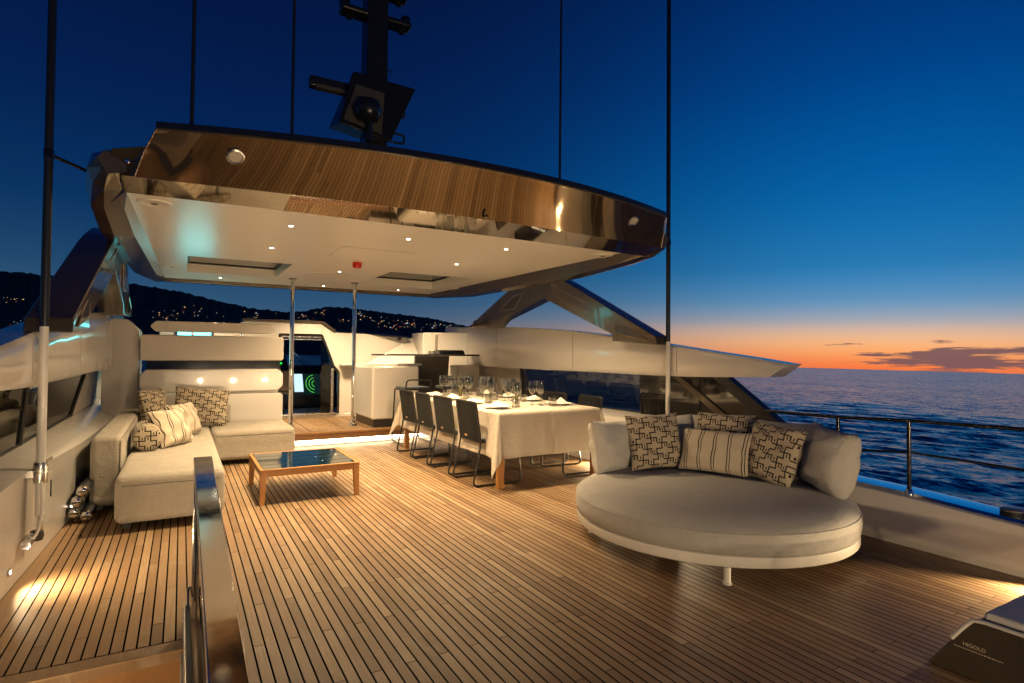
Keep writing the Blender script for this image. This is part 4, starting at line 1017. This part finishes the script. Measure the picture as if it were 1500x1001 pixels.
def glass_mesh(kind):
    if kind == 'wine': pr = [(.034, 0), (.034, .002), (.006, .008), (.0042, .03), (.0042, .095), (.010, .105), (.030, .128), (.038, .155), (.036, .20), (.031, .235), (.0302, .235), (.035, .20), (.037, .155), (.029, .13), (.009, .108), (0, .106)]
    elif kind == 'tall': pr = [(.030, 0), (.030, .002), (.006, .008), (.004, .03), (.004, .10), (.012, .112), (.027, .135), (.031, .16), (.029, .23), (.0282, .23), (.030, .16), (.026, .136), (.011, .114), (0, .112)]
    elif kind == 'tumbler': pr = [(.033, 0), (.036, .004), (.038, .085), (.0365, .085), (.0345, .012), (0, .011)]
    else: pr = [(.045, 0), (.048, .006), (.047, .10), (.036, .155), (.019, .19), (.018, .215), (.022, .235), (.021, .235), (.0168, .215), (.018, .19), (.034, .155), (.045, .10), (.044, .010), (0, .009)]
    m = MB().lathe(pr, 20, cap1=False).mesh(kind + '_glass', smooth=50); m.materials.append(MATS['stemware']); return m
GM = {k: glass_mesh(k) for k in ('wine', 'tall', 'tumbler', 'carafe')}
def put(kind, name, x, y, label, group):
    o = link(name, GM[kind], None, label=label, cat='glass' if kind != 'carafe' else 'carafe', group=group, loc=(x, y, ZT)); o.scale = (1.12, 1.12, 1.15); return o
for i, (x, y) in enumerate(place):
    s = 1 if x < 3.3 else -1
    put('wine', 'wine_glass', x+s*.20, y+.12, 'stemmed wine glass standing behind the plate of the ' + pn[i], 'wine glasses on the white cloth')
    put('tall', 'water_goblet', x+s*.24, y+.02, 'slim stemmed goblet standing behind the plate of the ' + pn[i], 'goblets on the white cloth')
    put('wine', 'wine_glass', x+s*.31, y+.10, 'wide wine glass near the table centreline facing the ' + pn[i], 'wine glasses on the white cloth')
    put('tumbler', 'tumbler', x+s*.17, y-.10, 'short clear tumbler standing behind the plate of the ' + pn[i], 'tumblers on the white cloth')
put('carafe', 'water_carafe', 3.30, 7.30, 'clear stoppered water carafe at the bar end of the table', 'water carafes on the white cloth')
put('carafe', 'water_carafe', 3.33, 6.22, 'clear water carafe in the middle of the table', 'water carafes on the white cloth')
put('carafe', 'water_carafe', 3.46, 6.86, 'clear water carafe between the sea window goblets', 'water carafes on the white cloth')
for x, y, m, lb in ((3.22, 6.95, 'bottle_oil', 'small amber oil bottle between the carafes'), (3.30, 5.62, 'bottle_green', 'small dark oil bottle with green cap on the white cloth')):
    t = thing('oil_bottle', lb, 'bottle', (x, y, ZT), 'oil bottles on the white cloth')
    MB().lathe([(.020, 0), (.022, .004), (.022, .09), (.010, .125), (.009, .15)], 14, (x, y, ZT)).build('body', 'bottle_oil', t, smooth=40)
    MB().lathe([(.010, .15), (.011, .178), (.006, .182)], 12, (x, y, ZT)).build('cap', m, t, smooth=40)

# ------------------------------------------------------------------ round daybed
BC = (3.40, 2.97); BR = .965
def daybed():
    t = thing('daybed', 'round canvas daybed on a white ring frame near the low bulwark', 'daybed', (*BC, 0))
    MB().lathe([(BR-.03, .098), (BR-.006, .100), (BR, .107), (BR, .163), (BR-.01, .168), (BR-.05, .168)], 96, (*BC, 0)).build('ring_frame', 'bed_frame', t, smooth=45)
    MB().lathe([(BR-.02, .1685), (BR+.004, .175), (BR+.012, .23), (BR+.006, .292), (BR-.006, .308), (BR-.05, .335), (BR-.14, .352), (BR-.25, .357), (BR-.35, .360), (BR-.47, .362), (.36, .365), (.24, .366), (.12, .367), (.0, .368)], 96, (*BC, 0), cap1=False).build('mattress', 'bed_canvas', t, smooth=80)
    mt = [o for o in t.children if o.name.startswith('mattress')][0].data
    for v in mt.vertices:
        if v.co.z > .30: v.co.z += .010*mnoise.noise(Vector((v.co.x*2.3, v.co.y*2.3, 0))) + .004*mnoise.noise(Vector((v.co.x*7, v.co.y*7, 3)))
    MB().tube(arc(BC, BR+.0065, 0, 2*PI, 96, .294)[:-1], .0035, 5, closed=True).build('piping', 'bed_canvas', t, smooth=60)
    for x, y in ((2.755, 2.27), (2.665, 3.42), (3.95, 3.68), (4.02, 2.42)):
        l = MB().lathe([(.020, .008), (.020, .103)], 14, (x, y, 0)).build('leg', 'bed_frame', t, smooth=40)
        MB().lathe([(.026, 0.001), (.027, .010), (.020, .014)], 14, (x, y, 0)).build('foot', 'bed_frame', l, smooth=40)
    # back bolsters following the rim
    for k, (a, w_, h_) in enumerate(((102, .60, .44), (68, .60, .46), (33, .60, .46), (-1, .60, .47), (-33, .60, .48))):
        rr = BR-.11; x, y = BC[0]+rr*math.cos(R(a)), BC[1]+rr*math.sin(R(a))
        pillow(None, 'bolster_canvas', (x, y, .345+h_/2-.02), (w_, h_, .27), yaw=R(a-90+(-1)**k*2), tilt=R(12), roll=R((-1)**k*2.5), seed=20+k, name='back_cushion', parent=t, puff=.42, sag=.06)
    G = 'throw pillows on the round daybed'
    def rim(a, rr): return BC[0]+rr*math.cos(R(a)), BC[1]+rr*math.sin(R(a))
    x, y = rim(84, .63); pillow('upright key print pillow beside the pale bolster end of the daybed', 'key_print', (x, y, .595), (.47, .46, .17), yaw=R(84-90-14), tilt=R(14), roll=R(-3), seed=31, group=G)
    x, y = rim(30, .66); pillow('key print pillow half hidden behind the striped one on the daybed', 'key_print', (x, y, .61), (.50, .46, .16), yaw=R(30-90-6), tilt=R(16), seed=32, group=G)
    x, y = rim(35, .42); pillow('wide striped pillow in front of the key print pillows on the daybed', 'stripe_print', (x, y, .545), (.56, .35, .17), yaw=R(28-90-6), tilt=R(22), seed=33, group=G)
    x, y = rim(-14, .56); pillow('key print pillow leaning at the outer end of the daybed bolsters', 'key_print', (x, y, .575), (.46, .46, .17), yaw=R(-30-90+30), tilt=R(20), roll=R(6), seed=34, group=G)
daybed()

# ------------------------------------------------------------------ tall awning poles
def awning_pole(s, label):
    xm = CX + s*2.555; y = 4.37
    t = thing('awning_pole', label, 'pole', (xm, y, .3), 'tall awning poles')
    zsw = 1.46
    MB().tube([(xm, y, .34), (xm, y, zsw)], .0235, 14).build('lower_tube', 'pole_white', t, smooth=60)
    MB().tube([(xm, y, zsw+.001), (xm, y, 6.4)], [.0235, .020], 14).build('upper_tube', 'mast_paint', t, smooth=60)
    MB().lathe([(.034, 0), (.036, .02), (.036, .10), (.032, .12)], 16, (xm, y, .53)).build('clamp', 'steel_brushed', t, smooth=40)
    MB().box((min(xm, xm+s*.09), y-.02, .56), (max(xm, xm+s*.09), y+.02, .61)).build('bracket', 'steel_brushed', t, bevel=(.006, 2))
    MB().tube([(xm, y, .20), (xm, y, .345)], .015, 12).build('spigot', 'chrome', t, smooth=60)
    MB().lathe([(.0, -.035), (.03, -.028), (.036, 0), (.03, .028), (0, .035)], 14, (xm+s*.01, y, .22), cap0=False, cap1=False).build('socket_ball', 'black_matt', t, smooth=60)
    MB().tube(fillet([(xm-.01*s, y-.03, .54), (xm-.02*s, y-.04, .36), (xm, y-.05, .23), (xm+s*.04, y-.16, .20)], .06), .008, 8).build('cable', 'pole_white', t, smooth=60)
    MB().tube([(xm+s*.03, y-.03, .22), (xm+s*.035, y-.16, .21)], .026, 12).build('winch_body', 'steel_brushed', t, smooth=40)
    MB().lathe([(.027, 0), (.027, .05), (.02, .06)], 14, (xm, y, 2.475)).build('collar', 'black_gloss', t, smooth=40)
    MB().tube([(xm, y, 2.50), (CX+s*2.34, y+.16, 2.45)], .011, 8).build('stay_arm', 'black_gloss', t, smooth=60)
awning_pole(-1, 'tall two-tone awning pole clamped to the wall beside the sofa')
awning_pole(1, 'tall two-tone awning pole standing behind the round daybed')

# ------------------------------------------------------------------ antennas and mast
for x, y, r, lb in ((.03, 4.2, .013, 'thin black whip antenna at the console end of the roof'), (.66, 4.35, .012, 'thin black whip antenna beside the mast'), (2.93, 4.25, .012, 'thin black whip antenna at the daybed end of the roof')):
    t = thing('whip_antenna', lb, 'antenna', (x, y, ROOFZ), 'whip antennas on the hardtop')
    MB().tube([(x, y, ROOFZ+.10), (x+.01, y, 6.6)], [r, r*.6], 8).build('whip', 'mast_paint', t, smooth=60); MB().lathe([(.03, .0), (.03, .05), (r+.004, .11)], 12, (x, y, ROOFZ+.02)).build('base', 'mast_paint', t, smooth=40)
def mast():
    X0, Y0 = 1.84, 6.35
    t = thing('radar_mast', 'black radar mast with crossarms and radar platform on the hardtop', 'mast', (X0, Y0, ROOFZ))
    MB().loft([[(X0-.13, Y0-.12, ROOFZ), (X0+.13, Y0-.12, ROOFZ), (X0+.11, Y0+.25, ROOFZ), (X0-.11, Y0+.25, ROOFZ)], [(X0-.115, Y0-.10, 6.4), (X0+.115, Y0-.10, 6.4), (X0+.10, Y0+.2, 6.4), (X0-.10, Y0+.2, 6.4)]]).build('column', 'mast_paint', t, bevel=(.03, 3))
    for z, hl in ((5.10, .40), (5.42, .36)):
        a = MB().box((X0-hl, Y0-.10, z-.035), (X0+hl, Y0+.10, z+.035)).build('crossarm', 'mast_paint', t, bevel=(.03, 3))
        for s in (-1, 1):
            MB().lathe([(.055, 0), (.06, .02), (.06, .07), (.045, .09)], 14, (X0+s*(hl-.05), Y0, z+.034)).build('nav_light', 'black_gloss', a, smooth=40)
            MB().lathe([(.045, 0), (.05, -.03), (.03, -.05)], 14, (X0+s*(hl-.10), Y0, z-.034)).build('lamp_base', 'mast_paint', a, smooth=40)
    pf = MB().loft([[(X0-.46, Y0-.30, 3.72), (X0+.08, Y0-.36, 3.60), (X0+.1, Y0+.3, 3.78), (X0-.44, Y0+.3, 3.86)], [(X0-.30, Y0-.22, 4.34), (X0+.40, Y0-.24, 4.30), (X0+.42, Y0+.3, 4.30), (X0-.26, Y0+.3, 4.34)]]).build('radar_platform', 'mast_paint', t, bevel=(.012, 2))
    MB().add([(X0-.42, Y0-.312, 3.76), (X0-.02, Y0-.352, 3.66), (X0+.02, Y0-.30, 4.14), (X0-.28, Y0-.265, 4.18)], [(0, 1, 2, 3)]).build('platform_face', 'radar_cream', pf)
    rb = MB().box((X0-.72, Y0-.10, 4.14), (X0-.20, Y0+.02, 4.25)).build('radar_bar', 'mast_paint', t, bevel=(.015, 2)); rb.rotation_euler = (0, 0, 0)
    MB().box((X0-.66, Y0-.107, 4.125), (X0-.30, Y0-.02, 4.165)).build('radar_window', 'radar_cream', rb)
    for dx, z, r in ((-.19, 3.86, .145),):
        d = MB().lathe([(0, -r), (r*.7, -r*.7), (r, 0), (r*.7, r*.7), (0, r)], 20, (X0+dx, Y0-.42, z), cap0=False, cap1=False).build('dome', 'mast_paint', t, smooth=80)
        MB().lathe([(.03, -.22), (.03, .0)], 10, (X0+dx+.02, Y0-.42, z-.1)).build('dome_stem', 'mast_paint', d)
    for dy, z in ((0, 3.72), (0, 4.02)):
        MB().tube(fillet([(X0+.11, Y0-.05, z), (X0+.33, Y0-.05, z), (X0+.33, Y0-.05, z+.10), (X0+.11, Y0-.05, z+.10)], .03), .014, 8).build('step_loop', 'mast_paint', t, smooth=60)
    MB().tube([(X0+.10, Y0-.05, 4.52), (X0+.17, Y0-.05, 4.53), (X0+.16, Y0-.05, 4.50)], .008, 6).build('hook', 'mast_paint', t)
    s = thing('search_light', 'round black searchlight at the foot of the radar mast', 'searchlight', (X0-.34, Y0-.6, ROOFZ))
    MB().lathe([(.05, 0), (.05, .46), (.03, .50)], 12, (X0-.26, Y0-.45, ROOFZ+.02)).build('stand', 'mast_paint', s, smooth=40)
    b = MB().lathe([(0, -.13), (.10, -.12), (.125, -.06), (.125, .06), (.08, .12), (0, .13)], 20, cap0=False, cap1=False); b.v = [(X0-.26+p[0], Y0-.45+p[2], ROOFZ+.62+p[1]) for p in b.v]; b.build('drum', 'mast_paint', s, smooth=50)
    b = MB().lathe([(.10, 0), (.09, .01), (0, .012)], 20, cap1=False); b.v = [(X0-.26+p[0], Y0-.45-.122-p[2], ROOFZ+.62+p[1]) for p in b.v]; b.build('lens', 'black_gloss', s, smooth=50)
mast()

# ------------------------------------------------------------------ stair rail
def stair_rail():
    t = thing('stair_rail', 'wide mirror-polished steel handrail guarding the stairwell', 'handrail', (.1, 3.2, 0))
    MB().loft([[(.060, y, z), (.142, y, z), (.142, y, z-.030), (.060, y, z-.030)] for y, z in ((3.28, .790), (3.22, .800), (1.41, .615), (-.6, .41))]).build('top_bar', 'chrome', t, bevel=(.006, 3))
    MB().box((.062, 3.235, .002), (.140, 3.275, .768)).build('end_plate', 'chrome', t, bevel=(.006, 2))
    for y in (2.55, 1.2): MB().tube([(.10, y, .0), (.10, y, .80-(3.22-y)*.102-.025)], .016, 12).build('post', 'chrome', t, smooth=60)
    MB().prism([(1.0, .06), (3.15, .06), (3.15, .70), (1.0, .49)], 'x', .078, .090).build('glass_panel', 'window_glass', t)
    g = thing('stair_gate', 'dark folded gate panel hanging on the stairwell side of the rail', 'gate', (.02, 2.9, 0))
    MB().box((.030, 1.2, -.30), (.056, 3.04, .16)).build('panel', 'grey_metal', g, bevel=(.008, 2)); MB().box((.024, 3.01, -.30), (.029, 3.03, .155)).build('edge_strip', 'steel_brushed', g)
    MB().tube(fillet([(.045, 3.02, .16), (.045, 3.06, .22), (.055, 3.09, .22), (.062, 3.09, .17)], .02), .006, 8).build('hinge_loop', 'chrome', g, smooth=60)
stair_rail()

# ------------------------------------------------------------------ rolled tubes by the sofa
for k, (x, z) in enumerate(((-.612, .050), (-.688, .082), (-.672, .163), (-.638, .240))):
    lb = ['lowest capped tube lying on the deck beside the sofa backrest', 'capped tube wedged against the side wall behind the sofa', 'capped tube third up in the stack beside the sofa', 'topmost capped tube of the stack beside the sofa'][k]
    t = thing('awning_roll', lb, 'tube', (x, 5.45, z-.045), 'capped tubes beside the sofa')
    b = MB().lathe([(.038, 0), (.040, .01), (.040, .9)], 18); b.v = [(x*1+ p[0], 5.45+p[2], z+p[1]) for p in b.v]; b.build('sleeve', 'black_matt', t, smooth=40)
    b = MB().lathe([(0, -.012), (.022, -.014), (.036, -.008), (.040, .002), (.0405, .05)], 18, cap0=False, cap1=False); b.v = [(x+p[0], 5.45+p[2], z+p[1]) for p in b.v]; c = b.build('end_cap', 'chrome', t, smooth=50)
    MB().box((x-.026, 5.428, z-.005), (x+.026, 5.437, z+.005)).build('slot', 'black_matt', c)

# ------------------------------------------------------------------ dark lounger corner
def lounger():
    t = thing('side_lounger', 'dark brown boxy lounger end with grey top and printed logo', 'lounger', (3.1, 1.1, 0))
    poly = [(1.275, .004), (1.06, .004), (.66, .245), (1.10, .245), (1.175, .15)]
    MB().prism(poly, 'x', 2.82, 3.80).build('body', 'crate_brown', t, bevel=(.006, 2))
    MB().box((2.85, .62, .2465), (3.80, 1.085, .285)).build('cushion', 'crate_grey', t, bevel=(.018, 3))
    MB().tube([(2.822, 1.182, .145), (2.822, 1.142, .205), (2.822, 1.108, .247), (2.822, 1.07, .254), (2.822, .66, .254)], .009, 8).build('edge_trim', 'bed_frame', t, smooth=60)
    # printed name on the sloping board
    cu = bpy.data.curves.new('logo', 'FONT'); cu.body = 'HIGOLD'; cu.size = .021; cu.extrude = .0004; cu.align_x = 'LEFT'
    o = bpy.data.objects.new('logo', cu); COL.objects.link(o); bpy.context.view_layer.update()
    me = bpy.data.meshes.new_from_object(o.evaluated_get(bpy.context.evaluated_depsgraph_get())); bpy.data.objects.remove(o)
    M = Matrix(((0, 0, -1), (-1, 0, 0), (0, 1, 0))).to_4x4(); M.translation = Vector((2.8185, 1.142, .134))
    lo = link('logo_print', me, 'print_cream', t); lo.matrix_basis = M
    ln = MB(); x = -.03
    for k in range(16):
        w_ = random.uniform(.004, .012); ln.box((x, -.014, 0), (x+w_, -.0105, .0005)); x += w_+.003
    lp = ln.build('caption_print', 'print_cream', t); lp.matrix_basis = M
lounger()

# ------------------------------------------------------------------ aft end of the sun deck, behind the stairs
def aft_end():
    t = thing('aft_wall', 'low white wall closing the aft end of the teak deck', 'wall', (2.3, -2.7, 0))
    MB().box((STAIR_X, -2.95, -.05), (4.40, -2.70, .62)).build('wall', 'gelcoat', t, bevel=(.02, 3))
    for x in (.5, 1.4, 2.3, 3.2):
        c = MB().box((x-.06, -2.70, .40), (x+.06, -2.692, .46)).build('step_lamp', 'steel_brushed', t)
        MB().box((x-.05, -2.6925, .41), (x+.05, -2.690, .45)).build('lens', 'lamp_glow', c)
        spot('step_light', (x, -2.68, .43), (x+.5, 2, .78), 135, 100, .8, .03, parent=c)
    for y, z in ((2.2, .02), (1.2, -.1)):
        c = MB().box((CX-2.585-.004, y-.03, z), (CX-2.585+.003, y+.03, z+.04)).build('stair_lamp', 'steel_brushed', pw)
        MB().box((CX-2.585+.0032, y-.025, z+.005), (CX-2.585+.005, y+.025, z+.035)).build('lens', 'lamp_glow', c)
        spot('stair_light', (CX-2.57, y, z+.02), (.0, 3.0, -.08), 22, 130, .7, .012, parent=c)
aft_end()
